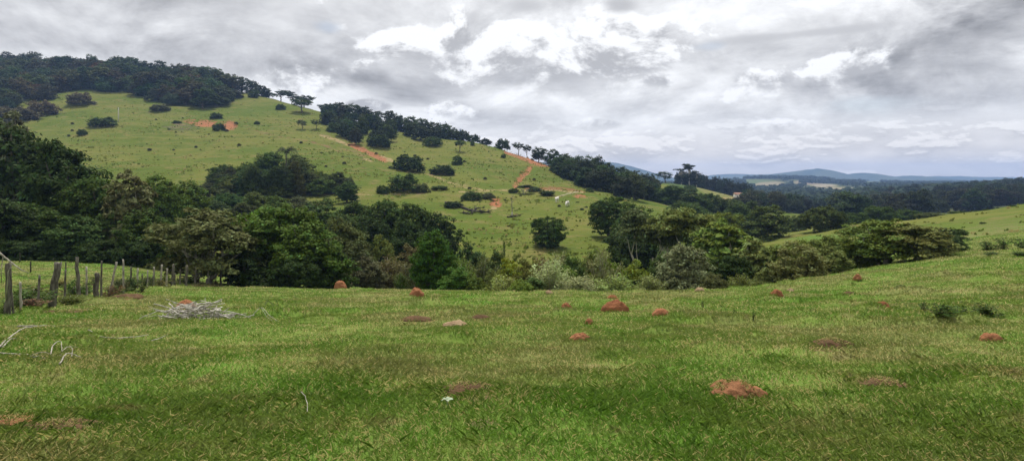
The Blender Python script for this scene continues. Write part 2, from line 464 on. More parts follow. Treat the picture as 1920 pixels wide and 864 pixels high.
for v in range(3):      # bush to the ground
    r = np.random.default_rng(200 + v); g = Geo(); t = Geo()
    lob = [(0, 0, .42, .33, .33, .42)] + side_lobes(r, 10, .33, .02, .2, .14, .2) + side_lobes(r, 8, .29, .28, .55, .14, .22) + side_lobes(r, 4, .16, .62, .84, .10, .17)
    P = crown(g, r, lob, 280, 13000, .078, .023, .0125, inner=.3, zmin=-.6, flat=.9)
    for k in range(5):
        limbs(t, r, P, .12, .014, 5, lean=(r.uniform(-.06, .06), r.uniform(-.06, .06)), base=(r.uniform(-.1, .1), r.uniform(-.1, .1)))
    store('bush', g, t)
for v in range(2):      # flat layered crown on pale limbs
    r = np.random.default_rng(300 + v); g = Geo(); t = Geo()
    lob = []
    for k in range(9):
        a = r.uniform(0, 6.28); d = r.uniform(.05, .4); rr = r.uniform(.12, .2)
        lob.append((d * math.cos(a), d * math.sin(a), .88 - d * .42 + r.uniform(-.12, .05), rr, rr, .08))
    P = crown(g, r, lob, 170, 10000, .07, .020, .011, inner=.3, flat=.5, zmin=-.6, up=.7)
    Pr = P[(P[:, 0] > -.05) & (np.abs(P[:, 1]) < .3)]; Pl = P[(P[:, 0] < -.12) & (np.abs(P[:, 1]) < .3)]
    limbs(t, r, Pr, .46, .016, 5, lean=(.07, 0), base=(.03, 0)); limbs(t, r, Pl, .5, .014, 3, lean=(-.17, .0), base=(-.02, .02))
    store('umbrella', g, t, PALEBARK)
for v in range(2):      # round ball with a bristly outline
    r = np.random.default_rng(400 + v); g = Geo(); t = Geo()
    lob = [(0, 0, .50, .44, .44, .47)] + side_lobes(r, 6, .22, .35, .75, .22, .26)
    P = crown(g, r, lob, 330, 15000, .066, .026, .011, inner=.3, zmin=-1, up=.35, flat=.9)
    limbs(t, r, P, .3, .03, 12); store('ball', g, t)
for v in range(3):      # loose shrub of thin stems with larger leaves
    r = np.random.default_rng(500 + v); g = Geo(); t = Geo()
    for k in range(30):
        a = r.uniform(0, 6.28); sp = r.uniform(.05, .46); h = r.uniform(.45, 1.0) * (1.08 - .5 * sp)
        e = np.array([sp * math.cos(a), sp * math.sin(a), h]); s = np.array([.25 * e[0], .25 * e[1], -.03]); m = np.array([.35 * e[0], .35 * e[1], h * .6])
        tt = np.linspace(0, 1, 8)[:, None]; q = (1 - tt) ** 2 * s + 2 * tt * (1 - tt) * m + tt ** 2 * e
        t.tube(q, np.linspace(.010, .003, 8), 4)
        n = 105; f = 1 - r.random(n) ** 1.5 * .85; pos = (1 - f)[:, None] ** 2 * s + (2 * f * (1 - f))[:, None] * m + (f ** 2)[:, None] * e
        pos = pos + r.normal(size=(n, 3)) * np.array([.055, .055, .04]); pos[:, 2] = np.abs(pos[:, 2])
        N = np.array([0, 0, .6]) + r.normal(size=(n, 3)) * .7
        s_ = r.uniform(.6, 1.35, n); g.leaves(pos, N, .032 * s_, .014 * s_, r, np.clip(r.normal(.5, .17, n) + r.uniform(-.2, .2), 0, 1))
    store('airy', g, t, PALEBARK)
for v in range(3):      # small weed of a few leafy shoots
    r = np.random.default_rng(560 + v); g = Geo(); t = Geo()
    for k in range(9):
        a = r.uniform(0, 6.28); sp = r.uniform(.05, .42); h = r.uniform(.35, 1.0) * (1.1 - .7 * sp)
        e = np.array([sp * math.cos(a), sp * math.sin(a), h]); tt = np.linspace(0, 1, 6)[:, None]; q = e * tt + np.array([0, 0, .15]) * tt * (1 - tt); q[0, 2] = -.04
        t.tube(q, np.linspace(.012, .004, 6), 4)
        n = 34; f = 1 - r.random(n) ** 1.4 * .9; pos = f[:, None] * e + np.array([0, 0, .15]) * (f * (1 - f))[:, None] + r.normal(size=(n, 3)) * np.array([.05, .05, .06]); pos[:, 2] = np.abs(pos[:, 2])
        N = np.array([0, 0, .5]) + r.normal(size=(n, 3)) * .8
        s_ = r.uniform(.6, 1.35, n); g.leaves(pos, N, .050 * s_, .020 * s_, r, np.clip(r.normal(.5, .17, n), 0, 1))
    store('weed', g, t, BARK)
for v in range(2):      # tree of large drooping leaf rosettes
    r = np.random.default_rng(600 + v); g = Geo(); t = Geo()
    lob = [(0, 0, .52, .32, .32, .40)] + side_lobes(r, 8, .30, .18, .70, .14, .22) + side_lobes(r, 3, .15, .78, .9, .09, .14)
    P = crown(g, r, lob, 260, 8000, .062, .040, .019, inner=.3, zmin=-.8, up=.75, flat=.45, spread=.6, clumptone=.8)
    limbs(t, r, P, .3, .022, 24, lean=(.04, 0)); store('broadleaf', g, t, PALEBARK)
# fan of palm fronds on a thin stem
r = np.random.default_rng(700); g = Geo(); t = Geo()
t.tube([(0, 0, -.03), (.02, 0, .3), (.0, .01, .72)], [.035, .028, .022], 7)
for k in range(15):
    a = 2 * math.pi * k / 15 + r.uniform(-.2, .2); ll = .5; el = r.uniform(.1, 1.2)
    tt = np.linspace(0, 1, 14); rad = ll * (tt * math.cos(el * .6)); zz = .72 + ll * (.75 * math.sin(el) * tt - .62 * tt ** 2)
    q = np.stack([rad * math.cos(a), rad * math.sin(a), zz], 1); t.tube(q, np.linspace(.008, .002, 14), 4)
    for i in range(1, 14):
        for sgn in (-1, 1):
            P0 = q[i] + sgn * .05 * np.array([-math.sin(a), math.cos(a), -.5]) * (1 - .4 * tt[i])
            g.leaves(P0[None], np.array([[.2 * math.cos(a), .2 * math.sin(a), .8]]) + r.normal(size=(1, 3)) * .2, .06, .012, r, np.array([.5]))
store('palm', g, t)
for v in range(3):      # tall open tree with separate puffs on a bare stem
    r = np.random.default_rng(800 + v); g = Geo(); t = Geo()
    lob = []
    for k in range(15):
        z = r.uniform(.25, .95); d = r.uniform(.03, .24) * (1.15 - .6 * z); a = r.uniform(0, 6.28); rr = r.uniform(.07, .13)
        lob.append((d * math.cos(a), d * math.sin(a), z, rr, rr, rr * .5))
    P = crown(g, r, lob, 90, 2600, .06, .030, .016, inner=.3, flat=.7, zmin=-.8)
    limbs(t, r, P, .88, .018, 16, lean=(.02, .0)); store_far('gum', g, t, PALEBARK)
for v in range(6):      # far broadleaf tree, one mesh
    r = np.random.default_rng(900 + v); g = Geo(); t = Geo()
    lob = [(0, 0, .50, .33, .33, .40)] + side_lobes(r, 7, .29, .12, .38, .16, .22) + side_lobes(r, 6, .27, .42, .68, .15, .23) + side_lobes(r, 3, .14, .72, .9, .10, .16)
    P = crown(g, r, lob, 190, 4600, .082, .032, .019, inner=.3, zmin=-.95, flat=.9)
    limbs(t, r, P, .30, .03, 6, sides=4); store_far('far', g, t)
for v in range(3):      # far bush, one mesh
    r = np.random.default_rng(950 + v); g = Geo(); t = Geo()
    lob = [(0, 0, .34, .36, .36, .44)] + side_lobes(r, 8, .31, .02, .2, .14, .2) + side_lobes(r, 7, .28, .25, .55, .14, .24)
    P = crown(g, r, lob, 240, 5000, .082, .032, .019, inner=.35, zmin=-.7, flat=1.0)
    limbs(t, r, P, .08, .012, 4, sides=4); store_far('farbush', g, t)
for v in range(2):      # far flat crowned tree with a clear stem
    r = np.random.default_rng(970 + v); g = Geo(); t = Geo()
    lob = [(.0, 0, .70, .3, .3, .25)] + side_lobes(r, 6, .28, .46, .84, .14, .2)
    P = crown(g, r, lob, 70, 1800, .085, .034, .02, inner=.3, zmin=-.7, flat=.7)
    limbs(t, r, P, .5, .025, 8, sides=4); store_far('fartall', g, t)

DARK = (.050, .078, .017); MID = (.078, .115, .022); GREEN = (.090, .150, .020); BRIGHT = (.105, .175, .022)
OLIVE = (.130, .150, .040); GREYG = (.150, .165, .082); YELLOW = (.105, .140, .024); PALE = (.165, .215, .105); DEEP = (.034, .054, .014)
BLUEG = (.040, .062, .026); RUSSET = (.120, .105, .045)
def jit(c, a=.14):
    k = 1 + random.uniform(-a, a)
    return tuple(max(0, x * k * (1 + random.uniform(-a, a) * .7)) for x in c)

def plant(kind, px, Y, top, w, label, name, cat, tint=MID, group=None, v=None, h=None, yaw=None, by=None, ymin=3.6, sink=.03, wm=None):
    """stand a plant at bearing px and distance Y; its top and width are real sizes worked out from the photo"""
    if Y is None: Y = solve_Y(px, by, ymin)
    X = X_of(px, Y); z = float(ground_z(X, Y))
    W = w / F * Y if wm is None else wm
    H = ((HY - top) / F * Y - z) if h is None else h
    H = max(H, .25)
    if W / H > 1.45 and kind in ('broad', 'bush', 'far', 'farbush'): kind = 'broad_wide' if kind in ('broad', 'bush') else 'farbush_wide'
    cm, tm = PROTO[kind][v % len(PROTO[kind])] if v is not None else random.choice(PROTO[kind])
    tint = (tint[0] * 1.5, tint[1] * 1.3, tint[2] * 1.25) if tint not in (DARK, MID, GREEN, BRIGHT, OLIVE, GREYG, YELLOW, PALE, DEEP, RUSSET) else tint
    loc = (X, Y, z - sink * H); yw = random.uniform(0, 6.28) if yaw is None else yaw
    if tm is None:
        o = link(name, cm)
        o.color = (*tint, 1)
    else:
        o = link(name, None)
        c = link('crown' if cat == 'tree' else 'foliage', cm, o); c.color = (*tint, 1)
        link('trunk' if cat == 'tree' else 'stem', tm, o)
    o.location = loc; o.rotation_euler = (0, 0, yw); o.scale = (W, W, H)
    return tag(o, label, cat, group)

def T(kind, px, Y, top, w, label, tint=MID, **k):
    nm = {'palm': 'palm_tree'}.get(kind, 'tree')
    return plant(kind, px, Y, top, w, label, nm, 'tree', tint, **k)
def S(kind, px, Y, top, w, label, tint=MID, **k):
    return plant(kind, px, Y, top, w, label, 'shrub', 'shrub', tint, **k)

# ---- left wood behind the fence
T('broad', 20, 78, 225, 190, 'tall dark tree at the far left edge, highest of the wood behind the fence', DEEP, v=0)
T('broad', 112, 70, 262, 150, 'tall dark tree second from the left edge in the wood behind the fence', DEEP, v=1)
T('broad', 176, 66, 330, 120, 'dark rounded tree left of the pale tipped one in the wood', DARK, v=2)
T('broadleaf', 238, 63, 316, 105, 'tree with pale sunlit leaf tips standing over the dark wood', (.085, .100, .045), v=0)
T('broadleaf', 22, 92, 205, 90, 'tree with silvery leaf tips rising behind the tallest tree at far left', (.06, .075, .04), v=1)
T('broad', 300, 95, 328, 90, 'mid green tree with flat top right of the pale tipped tree', MID, v=3)
T('broad', 352, 112, 338, 90, 'rounded tree behind the twisted grey green tree, below the open slope', MID, v=0)
T('broad', 70, 62, 380, 120, 'low dark tree at the front of the left wood, over the leaning thick fence post', DARK, v=3)
T('broad', 150, 60, 402, 110, 'dark green low tree at the front edge of the left wood, over the small pasture', (.035, .065, .018), v=1)
T('broad', 205, 62, 398, 95, 'mid green low tree between two darker ones along the left wood edge', (.045, .075, .02), v=2)
T('broad', 268, 60, 392, 105, 'low dark tree at the right end of the small pasture edge', DARK, v=0)
T('broad', -8, 58, 370, 120, 'shadowy tree cut off by the left picture edge', DEEP, v=2)
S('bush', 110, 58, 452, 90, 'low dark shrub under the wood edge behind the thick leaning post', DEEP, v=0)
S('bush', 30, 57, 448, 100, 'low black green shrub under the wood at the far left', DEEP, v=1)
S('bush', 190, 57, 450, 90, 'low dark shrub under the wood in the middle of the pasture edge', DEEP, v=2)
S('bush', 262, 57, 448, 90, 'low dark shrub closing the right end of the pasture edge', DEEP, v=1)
T('broad', 60, 110, 262, 130, 'dark tree filling the gap behind the two tallest left trees', DEEP, v=3)
T('broad', 160, 100, 318, 90, 'dark tree behind the rounded one in the left wood', DEEP, v=1)
# ---- trees round the end of the fence
T('spread', 385, 45, 388, 185, 'wide grey green tree with a twisted trunk at the end of the fence', (.072, .092, .036), v=1)
T('broad', 520, 50, 384, 165, 'large bright green tree casting black shade right of the twisted tree', (.046, .082, .016), v=2)
T('broad', 578, 47, 415, 130, 'bright green rounded tree on the right flank of the largest one', (.048, .086, .018), v=0)
T('broad', 478, 62, 390, 110, 'green tree wedged between the twisted tree and the largest bright one', GREEN, v=3)
T('broad', 640, 64, 408, 95, 'olive tree just behind the right flank of the bright green trees', (.058, .078, .026), v=1)
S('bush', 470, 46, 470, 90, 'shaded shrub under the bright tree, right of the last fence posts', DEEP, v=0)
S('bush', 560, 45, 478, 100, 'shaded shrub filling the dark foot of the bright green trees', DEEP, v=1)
S('bush', 625, 49, 470, 80, 'dull green shrub above the red ball shaped mound', DARK, v=2)
T('broad', 336, 58, 415, 90, 'tree behind the left side of the twisted grey green tree', DARK, v=2)
# ---- dark grove in the middle left
T('broad', 600, 112, 372, 95, 'dark grove tree directly behind the bright green trees', (.04, .07, .02), v=0)
T('broad', 668, 108, 378, 95, 'dark grove tree with a flat top under the strip of field', DARK, v=1)
T('broad', 722, 102, 374, 90, 'dark grove tree in the centre of the middle grove', DARK, v=2)
T('broad', 775, 98, 380, 90, 'dark grove tree right of the centre of the middle grove', DARK, v=3)
T('broad', 826, 94, 398, 80, 'last dark tree at the right end of the middle grove, by open grass', DEEP, v=0)
T('broad', 700, 90, 405, 80, 'dark low tree at the front of the middle grove', DEEP, v=3)
T('broad', 765, 86, 412, 85, 'dark low tree at the front right of the middle grove', DEEP, v=1)
T('broad', 640, 92, 400, 80, 'mid green tree at the left front of the middle grove', (.042, .07, .02), v=2)
T('broad', 812, 46, 432, 82, 'upright dark green tree on a dark stem at the meadow edge', (.034, .075, .014), v=3)
S('bush', 668, 60, 452, 80, 'dull green scrub behind the red ball shaped mound', (.05, .068, .026), v=0)
S('bush', 720, 62, 440, 60, 'pointed olive scrub bush below the middle grove', OLIVE, v=1)
S('airy', 735, 56, 478, 80, 'loose brownish scrub left of the upright tree', RUSSET, v=0)
S('bush', 688, 53, 482, 75, 'low grey green scrub at the meadow edge, right of the red ball', (.06, .07, .034), v=2)
S('airy', 765, 50, 492, 60, 'thin straggly scrub at the left foot of the upright tree', (.07, .08, .035), v=1)
S('bush', 775, 58, 458, 65, 'russet green scrub touching the left side of the upright tree', RUSSET, v=0)
S('airy', 752, 43, 512, 26, 'small dark weedy shrub alone on the meadow edge left of the upright tree', DARK, v=2)
# ---- belt of shrubs along the gully
BELT = [
 ('bush', 855, 42, 500, 70, 'dark leafy shrub right of the upright tree at the gully edge', (.04, .085, .018)),
 ('bush', 890, 41, 512, 55, 'low dark bush at the left of the gap in the gully shrubs', DARK),
 ('bush', 880, 58, 456, 75, 'dark blue green shrub behind the gully, under the open meadow', (.032, .06, .022)),
 ('bush', 935, 56, 470, 60, 'dark shrub left below the solitary round tree', (.038, .062, .02)),
 ('airy', 905, 52, 478, 70, 'soft green thin shrub in the middle of the gully belt', (.065, .085, .03)),
 ('bush', 962, 46, 484, 72, 'yellow green shrub with fine leaves in the gully belt', YELLOW),
 ('bush', 996, 43, 486, 70, 'olive shrub with a dark hollow left of the pale leaved shrub', (.075, .09, .026)),
 ('airy', 1035, 39, 484, 74, 'pale leaved shrub, whitest of the gully belt', PALE),
 ('airy', 1048, 52, 474, 60, 'whitish green thin shrub below the solitary round tree', (.15, .18, .09)),
 ('bush', 1078, 46, 480, 66, 'dark green shrub right of the pale leaved shrub', (.042, .072, .02)),
 ('airy', 1128, 44, 464, 70, 'tall loose shrub with pale speckled leaves left of the yellow bush', (.095, .115, .05)),
 ('airy', 1090, 37, 516, 80, 'low white flecked shrub along the meadow edge', (.13, .16, .08)),
 ('airy', 1150, 37, 512, 70, 'low pale green weedy shrub at the meadow edge under the speckled shrub', (.12, .17, .06)),
 ('bush', 1190, 44, 488, 75, 'rounded yellow green bush left of the large grey green bush', (.085, .12, .022)),
 ('airy', 1218, 38, 515, 60, 'small airy shrub at the edge left of the grey green bush', (.10, .13, .05)),
 ('airy', 945, 39, 515, 75, 'pale stemmed low shrub at the edge right of the gap', (.10, .13, .04)),
 ('bush', 1000, 38, 518, 60, 'low dark green shrub tucked under the olive one at the edge', (.04, .07, .02)),
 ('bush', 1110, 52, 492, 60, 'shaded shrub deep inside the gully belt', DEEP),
 ('bush', 930, 46, 505, 50, 'grassy green shrub beside the gap in the belt', (.075, .10, .03)),
 ('airy', 860, 47, 478, 60, 'light green thin shrub peeping right of the upright tree', (.07, .11, .03)),
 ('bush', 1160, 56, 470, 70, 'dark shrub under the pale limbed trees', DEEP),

 ('bush', 905, 62, 474, 70, 'soft green bush behind the gap of the gully belt, under the open meadow', (.06, .09, .025)),
 ('bush', 978, 60, 474, 60, 'light olive bush behind the fine leaved yellow green shrub', (.08, .11, .03)),
 ('bush', 1066, 60, 474, 60, 'green bush behind the whitish thin shrub, right under the solitary tree', (.06, .10, .022)),
 ('bush', 1108, 60, 466, 62, 'light green bush behind the tall speckled shrub', (.085, .125, .03)),
 ('airy', 1012, 55, 478, 50, 'brownish thin shrub between the olive and whitish ones', (.11, .10, .05)),
 ('bush', 1140, 50, 480, 70, 'fresh green rounded bush behind the low white flecked shrub', (.075, .125, .02)),
 ('bush', 1062, 42, 500, 60, 'mid green bush touching the right side of the pale leaved shrub', (.065, .105, .024)),
 ('bush', 1235, 50, 470, 70, 'dark green bush between the yellow bush and the grey green one', (.045, .075, .02)),
 ('bush', 840, 52, 470, 60, 'dull green bush behind the upright tree to its right', (.06, .085, .028)),
 ('bush', 975, 37, 524, 50, 'small light green bush on the meadow edge below the yellow green shrub', (.085, .13, .03)),
]
for i, (k, px, Y, top, w, lab, tint) in enumerate(BELT):
    S(k, px, Y, top, w, lab, tuple(c * 1.25 for c in tint) if Y < 50 else tint, v=i)
S('airy', 945, 62, 448, 16, 'single dark weed sticking up above the gully shrubs', DARK, v=1)
# ---- solitary and meadow trees
T('ball', 1028, 112, 405, 67, 'solitary round bristly tree on the open middle meadow', (.036, .066, .014), v=0, by=None)
T('umbrella', 983, 196, 346, 46, 'tree with grey stems under the red washed gully', (.04, .055, .025), v=0)
T('ball', 1026, 190, 357, 30, 'dark round bush left of the cows', DARK, v=1)
S('farbush', 1003, 204, 350, 28, 'green bush between the grey stemmed tree and the round bush', (.04, .07, .03))
S('farbush', 963, 200, 352, 22, 'dark bush left of the grey stemmed tree', DARK)
S('farbush', 1105, 222, 352, 16, 'dark bush on the terrace bank right of the dirt track', DARK)
# ---- centre right: pale limbed trees and the big leaved one
T('ball', 1140, 122, 368, 72, 'dark round tree left behind the pale limbed trees', DARK, v=1)
T('broad', 1192, 108, 380, 90, 'dark tree directly behind the pale limbed trees', DARK, v=0)
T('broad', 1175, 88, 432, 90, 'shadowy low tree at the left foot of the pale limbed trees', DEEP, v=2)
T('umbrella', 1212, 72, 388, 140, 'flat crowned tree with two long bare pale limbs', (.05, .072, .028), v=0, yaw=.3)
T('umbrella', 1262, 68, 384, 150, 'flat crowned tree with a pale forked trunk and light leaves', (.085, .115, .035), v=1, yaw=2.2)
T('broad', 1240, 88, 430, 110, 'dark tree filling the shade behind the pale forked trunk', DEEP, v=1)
T('broadleaf', 1350, 54, 408, 150, 'spreading tree with big drooping light green leaves', (.080, .125, .028), v=0)
T('broadleaf', 1412, 46, 445, 80, 'pale leaved tree drooping over the meadow edge', (.085, .115, .038), v=1)
T('broad', 1330, 62, 430, 120, 'dark tree behind the big leaved tree', DEEP, v=3)
T('broad', 1285, 41, 458, 112, 'large grey green rounded bush tree at the meadow edge', GREYG, v=0)
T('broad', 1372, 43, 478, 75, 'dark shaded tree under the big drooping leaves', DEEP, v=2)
S('bush', 1340, 37, 512, 55, 'olive shrub right of the grey green bush at the edge', (.06, .075, .028), v=0)
S('airy', 1388, 36, 512, 40, 'small yellow green shrub at the edge under the drooping leaves', (.10, .13, .04), v=0)
S('bush', 1435, 38, 500, 55, 'light green shrub at the foot of the pale leaved tree', (.09, .12, .04), v=1)
# ---- valley floor behind
T('broad', 1235, 255, 352, 52, 'left dark tree of the hedge below the grassy ridge', (.034, .062, .018), v=1)
T('broad', 1262, 250, 347, 56, 'tallest dark tree of the hedge below the grassy ridge', (.036, .066, .018), v=2)
T('broad', 1292, 245, 354, 54, 'third dark tree of the hedge below the grassy ridge', (.034, .058, .018), v=0)
T('broad', 1378, 235, 372, 48, 'right end tree of the hedge below the grassy ridge', (.038, .064, .018), v=3)
T('broad', 1408, 215, 376, 44, 'low dark tree just right of the hedge end below the farmhouse', (.036, .06, .018), v=1)
T('broad', 1322, 242, 362, 54, 'fourth dark tree of the hedge below the grassy ridge', DARK, v=2)
T('broad', 1350, 238, 368, 50, 'fifth dark tree of the hedge below the grassy ridge', (.036, .06, .018), v=0)
T('broad', 1290, 180, 378, 80, 'green tree in the valley behind the big leaved tree', (.04, .07, .02), v=1)
T('broad', 1352, 150, 398, 78, 'yellow green tree in the valley behind the big leaved tree', (.082, .115, .02), v=2)
T('bush', 1432, 145, 384, 90, 'dark dome shaped tree right of the yellow green tree', (.040, .062, .014), v=0)
T('bush', 1540, 140, 386, 82, 'dark dome shaped tree standing alone on light grass', (.036, .054, .014), v=1)
T('broad', 1384, 190, 380, 60, 'mid green tree left behind the first dome shaped tree', (.04, .068, .02), v=0)
T('bush', 1487, 175, 404, 55, 'pale green bushy tree between the two dome shaped trees', (.055, .085, .026), v=0)
T('broad', 1605, 165, 398, 60, 'dark tree on the valley edge right of the second dome', DARK, v=3)
T('broad', 1650, 185, 386, 62, 'taller dark tree in the row on the valley edge', DARK, v=2)
T('broad', 1700, 190, 392, 55, 'dark tree before the last in the row on the valley edge', DARK, v=1)
T('bush', 1745, 130, 398, 50, 'low wide bush breaking the skyline of the right pasture', (.05, .07, .026), v=1)
S('farbush', 1800, 119, 396, 36, 'low dark bush lying on the right pasture crest', DARK)
S('farbush', 1832, 121, 395, 16, 'small dark bush right of the low one on the crest', DARK)
S('farbush', 1849, 118, 395, 14, 'tiny dark bush on the right pasture near the crest', DARK)
S('farbush', 1899, 116, 386, 15, 'tiny dark bush highest on the right pasture', DARK)
S('farbush', 1843, 82, 426, 11, 'lone speck of a bush in the middle of the right pasture', DEEP)
# ---- right cluster
S('bush', 1500, 37, 452, 105, 'wide olive grey shrub with many thin stems right of the drooping tree', (.105, .125, .048), v=1)
S('bush', 1556, 39, 462, 76, 'dark olive shrub joining the right thicket', (.085, .115, .036), v=2)
T('umbrella', 1612, 48, 422, 120, 'wide layered tree at the left of the right thicket', (.07, .10, .026), v=1, yaw=1.0)
T('spread', 1655, 41, 410, 130, 'dark acacia in the middle of the right thicket with a leaning pale trunk', (.070, .108, .026), v=2)
T('spread', 1722, 39.5, 420, 125, 'dull olive acacia with a thin pale trunk in the right thicket', (.092, .112, .038), v=1)
T('broad', 1768, 44, 432, 80, 'bluish green tree at the right end of the right thicket', (.034, .058, .022), v=0)
T('umbrella', 1774, 50, 426, 62, 'small dark umbrella shaped tree poking out right of the thicket', DEEP, v=0, yaw=.8)
S('bush', 1560, 62, 440, 100, 'light green scrub on the bright grass behind the thicket', (.085, .12, .03), v=0)
S('bush', 1480, 55, 448, 100, 'yellow green scrub behind the wide olive shrub', (.08, .115, .026), v=2)
S('airy', 1665, 42, 478, 24, 'small pale sapling in front of the dark acacia', (.12, .15, .06), v=0)
S('bush', 1605, 42, 448, 80, 'mid green shrub filling the thicket under the layered tree', (.055, .085, .022), v=1)
S('weed', 1850, 40, 452, 44, 'dark weedy bush left on the right slope', (.032, .06, .018), v=0)
S('weed', 1882, 39, 444, 40, 'dark upright bush in the middle of the right slope', (.032, .058, .018), v=2)
S('weed', 1918, 38, 446, 48, 'dark bush cut by the right picture edge', (.032, .062, .018), v=1)
S('airy', 1862, 34, 478, 34, 'small thin weed below the bushes on the right slope', (.04, .07, .02), v=2)
S('airy', 1912, 32, 478, 26, 'thin weed below the bush at the right picture edge', (.04, .075, .02), v=1)
# ---- grove on the hillside
G2 = [(420, 200, 308, 75), (470, 196, 305, 80), (505, 200, 285, 70), (560, 198, 290, 70), (590, 192, 318, 70), (632, 190, 322, 62), (535, 188, 318, 90), (450, 180, 330, 90), (600, 184, 335, 70), (520, 176, 338, 80)]
GL = ['left end tree of the dark grove on the slope', 'rounded tree left of centre in the dark slope grove', 'tallest rounded tree of the dark slope grove', 'dark tree right of the palm in the slope grove',
      'tree on the falling right side of the slope grove', 'last low tree at the right end of the slope grove', 'wide tree at the front centre of the slope grove', 'low green tree at the front left of the slope grove',
      'low tree at the front right of the slope grove', 'low tree at the very foot of the slope grove']
for i, (px, Y, top, w) in enumerate(G2):
    T('broad', px, Y, top, w * .78, GL[i], jit(DARK, .2), v=i)
rr = random.Random(14)
for k in range(22):
    px = 402 + 258 * (k + rr.random()) / 22; tp = np.interp(px, [400, 450, 500, 560, 600, 660], [326, 306, 298, 300, 322, 332]) + rr.uniform(0, 22); Yk = rr.uniform(170, 198)
    T('broad', px, Yk, tp, rr.uniform(36, 58), 'dark tree packed inside the grove on the slope', jit((.036, .056, .016), .3), group='trees packed inside the slope grove')
T('palm', 537, 196, 272, 44, 'palm with drooping fronds rising over the slope grove', (.045, .07, .022))
G3 = [(285, 150, 350, 75), (330, 142, 356, 70), (385, 150, 352, 80), (430, 140, 362, 80), (480, 136, 360, 70), (520, 128, 366, 70), (560, 130, 368, 60), (250, 130, 362, 70), (400, 118, 372, 80), (460, 112, 380, 80), (320, 112, 378, 80), (545, 108, 382, 80)]
for i, (px, Y, top, w) in enumerate(G3):
    T('broad', px, Y, top, w, 'dull green broadleaf tree in the band between the slope grove and the bright trees', jit((.042, .066, .02), .3), v=i, group='trees in the band below the slope grove')
T('far', 757, 192, 325, 56, 'dark tree standing on the slope above the middle grove', DARK)
S('farbush', 790, 190, 343, 34, 'low bush right of the dark tree above the middle grove', (.05, .07, .026))
S('farbush', 824, 196, 348, 32, 'low round bush at the right of the row above the middle grove', DARK)
S('farbush', 718, 188, 347, 26, 'small bush left of the dark tree above the middle grove', DARK)
# ---- single plants on the big hillside
S('farbush', 193, None, 219, 48, 'dark wide bush left of the pale utility pole', DARK, by=238)
S('farbush', 154, None, 242, 17, 'small dark bush low on the slope left of the pole', DARK, by=253)
S('farbush', 406, None, 211, 22, 'dark bush just above the red scar on the slope', DEEP, by=224)
S('farbush', 411, None, 231, 24, 'dark bush in the middle of the red scar', DEEP, by=246)
S('farbush', 332, None, 226, 16, 'small dark bush left of the red scar', DARK, by=232)
T('farbush', 765, 246, 289, 66, 'long dark bush lying behind the grassy spur', DEEP)
T('farbush', 830, 243, 309, 46, 'dark oval bush right of the long one behind the spur', DEEP)
S('farbush', 857, None, 291, 24, 'round dark bush below the lone small tree', DARK, by=307)
T('fartall', 862, None, 262, 24, 'lone small tree with a visible stem on the second slope', DARK, by=285)
S('farbush', 812, None, 256, 36, 'dark bush at the foot of the ridge trees', DARK, by=276)
S('farbush', 711, None, 252, 42, 'dark bush under the wooded fold', DEEP, by=277)
T('fartall', 566, None, 184, 44, 'single wide tree near the bare part of the crest', DARK, by=212)
T('fartall', 567, None, 224, 20, 'thin small tree left of a similar one on the upper slope', (.05, .07, .026), by=242)
T('fartall', 593, None, 224, 20, 'thin small tree right of a similar one on the upper slope', (.05, .07, .026), by=243)
S('farbush', 625, None, 229, 26, 'dark bush at the left foot of the wooded fold', DARK, by=248)
S('farbush', 526, None, 195, 18, 'small flat bush alone on the upper slope', DARK, by=205)
S('farbush', 476, None, 168, 20, 'small dark bush on the slope under the crest trees', DARK, by=184)
S('farbush', 482, None, 227, 12, 'tiny low bush on the open upper slope', DARK, by=233)
S('farbush', 944, None, 288, 10, 'tiny bush on the second slope left of the red crest scar', DARK, by=298)
S('farbush', 886, None, 262, 8, 'tiny bush under the ridge row', DARK, by=275)
S('farbush', 300, None, 196, 34, 'grey green bush at the lower edge of the hilltop forest', (.06, .075, .04), by=210)
S('farbush', 80, None, 188, 60, 'brownish bush at the lower left edge of the hilltop forest', (.07, .065, .04), by=215)
S('farbush', 150, None, 172, 44, 'grey brown bush below the hilltop forest, left of the pole', (.07, .07, .045), by=198)
S('farbush', 30, None, 200, 80, 'brownish scrub bush at the far left below the hilltop forest', (.06, .062, .035), by=228)

# ---- hilltop forest: crowns that cannot be told apart
lab_h = 'dark broadleaf tree in the dense forest covering the hilltop'
def edge_py(px):   # lower edge of the hilltop forest in the photo
    return float(np.interp(px, [-60, 0, 100, 150, 250, 300, 350, 420, 437], [215, 208, 185, 172, 176, 196, 206, 205, 182]))
n = 0; rr = random.Random(5)
for ring in range(9):
    for k in range(26):
        px = -50 + 490 * (k + rr.uniform(-.4, .4)) / 25
        lo = solve_Y(px, edge_py(px), 200)
        ytop = 575 - .14 * max(px, 0)
        Y = lo + (ytop - lo) * (ring + rr.uniform(-.35, .35)) / 8
        if Y < lo or px > 437: continue
        w = rr.uniform(13, 21); h = rr.uniform(8, 17)
        if ring == 0: w *= .8; h *= .65
        plant('far' if rr.random() < .8 else 'fartall', px, Y, 0, 0, lab_h, 'forest_tree', 'tree', jit(rr.choice([(.027, .046, .018), (.036, .054, .018), (.045, .05, .026), (.03, .05, .024)]), .35), 'forest trees on the hilltop', h=h, wm=w); n += 1
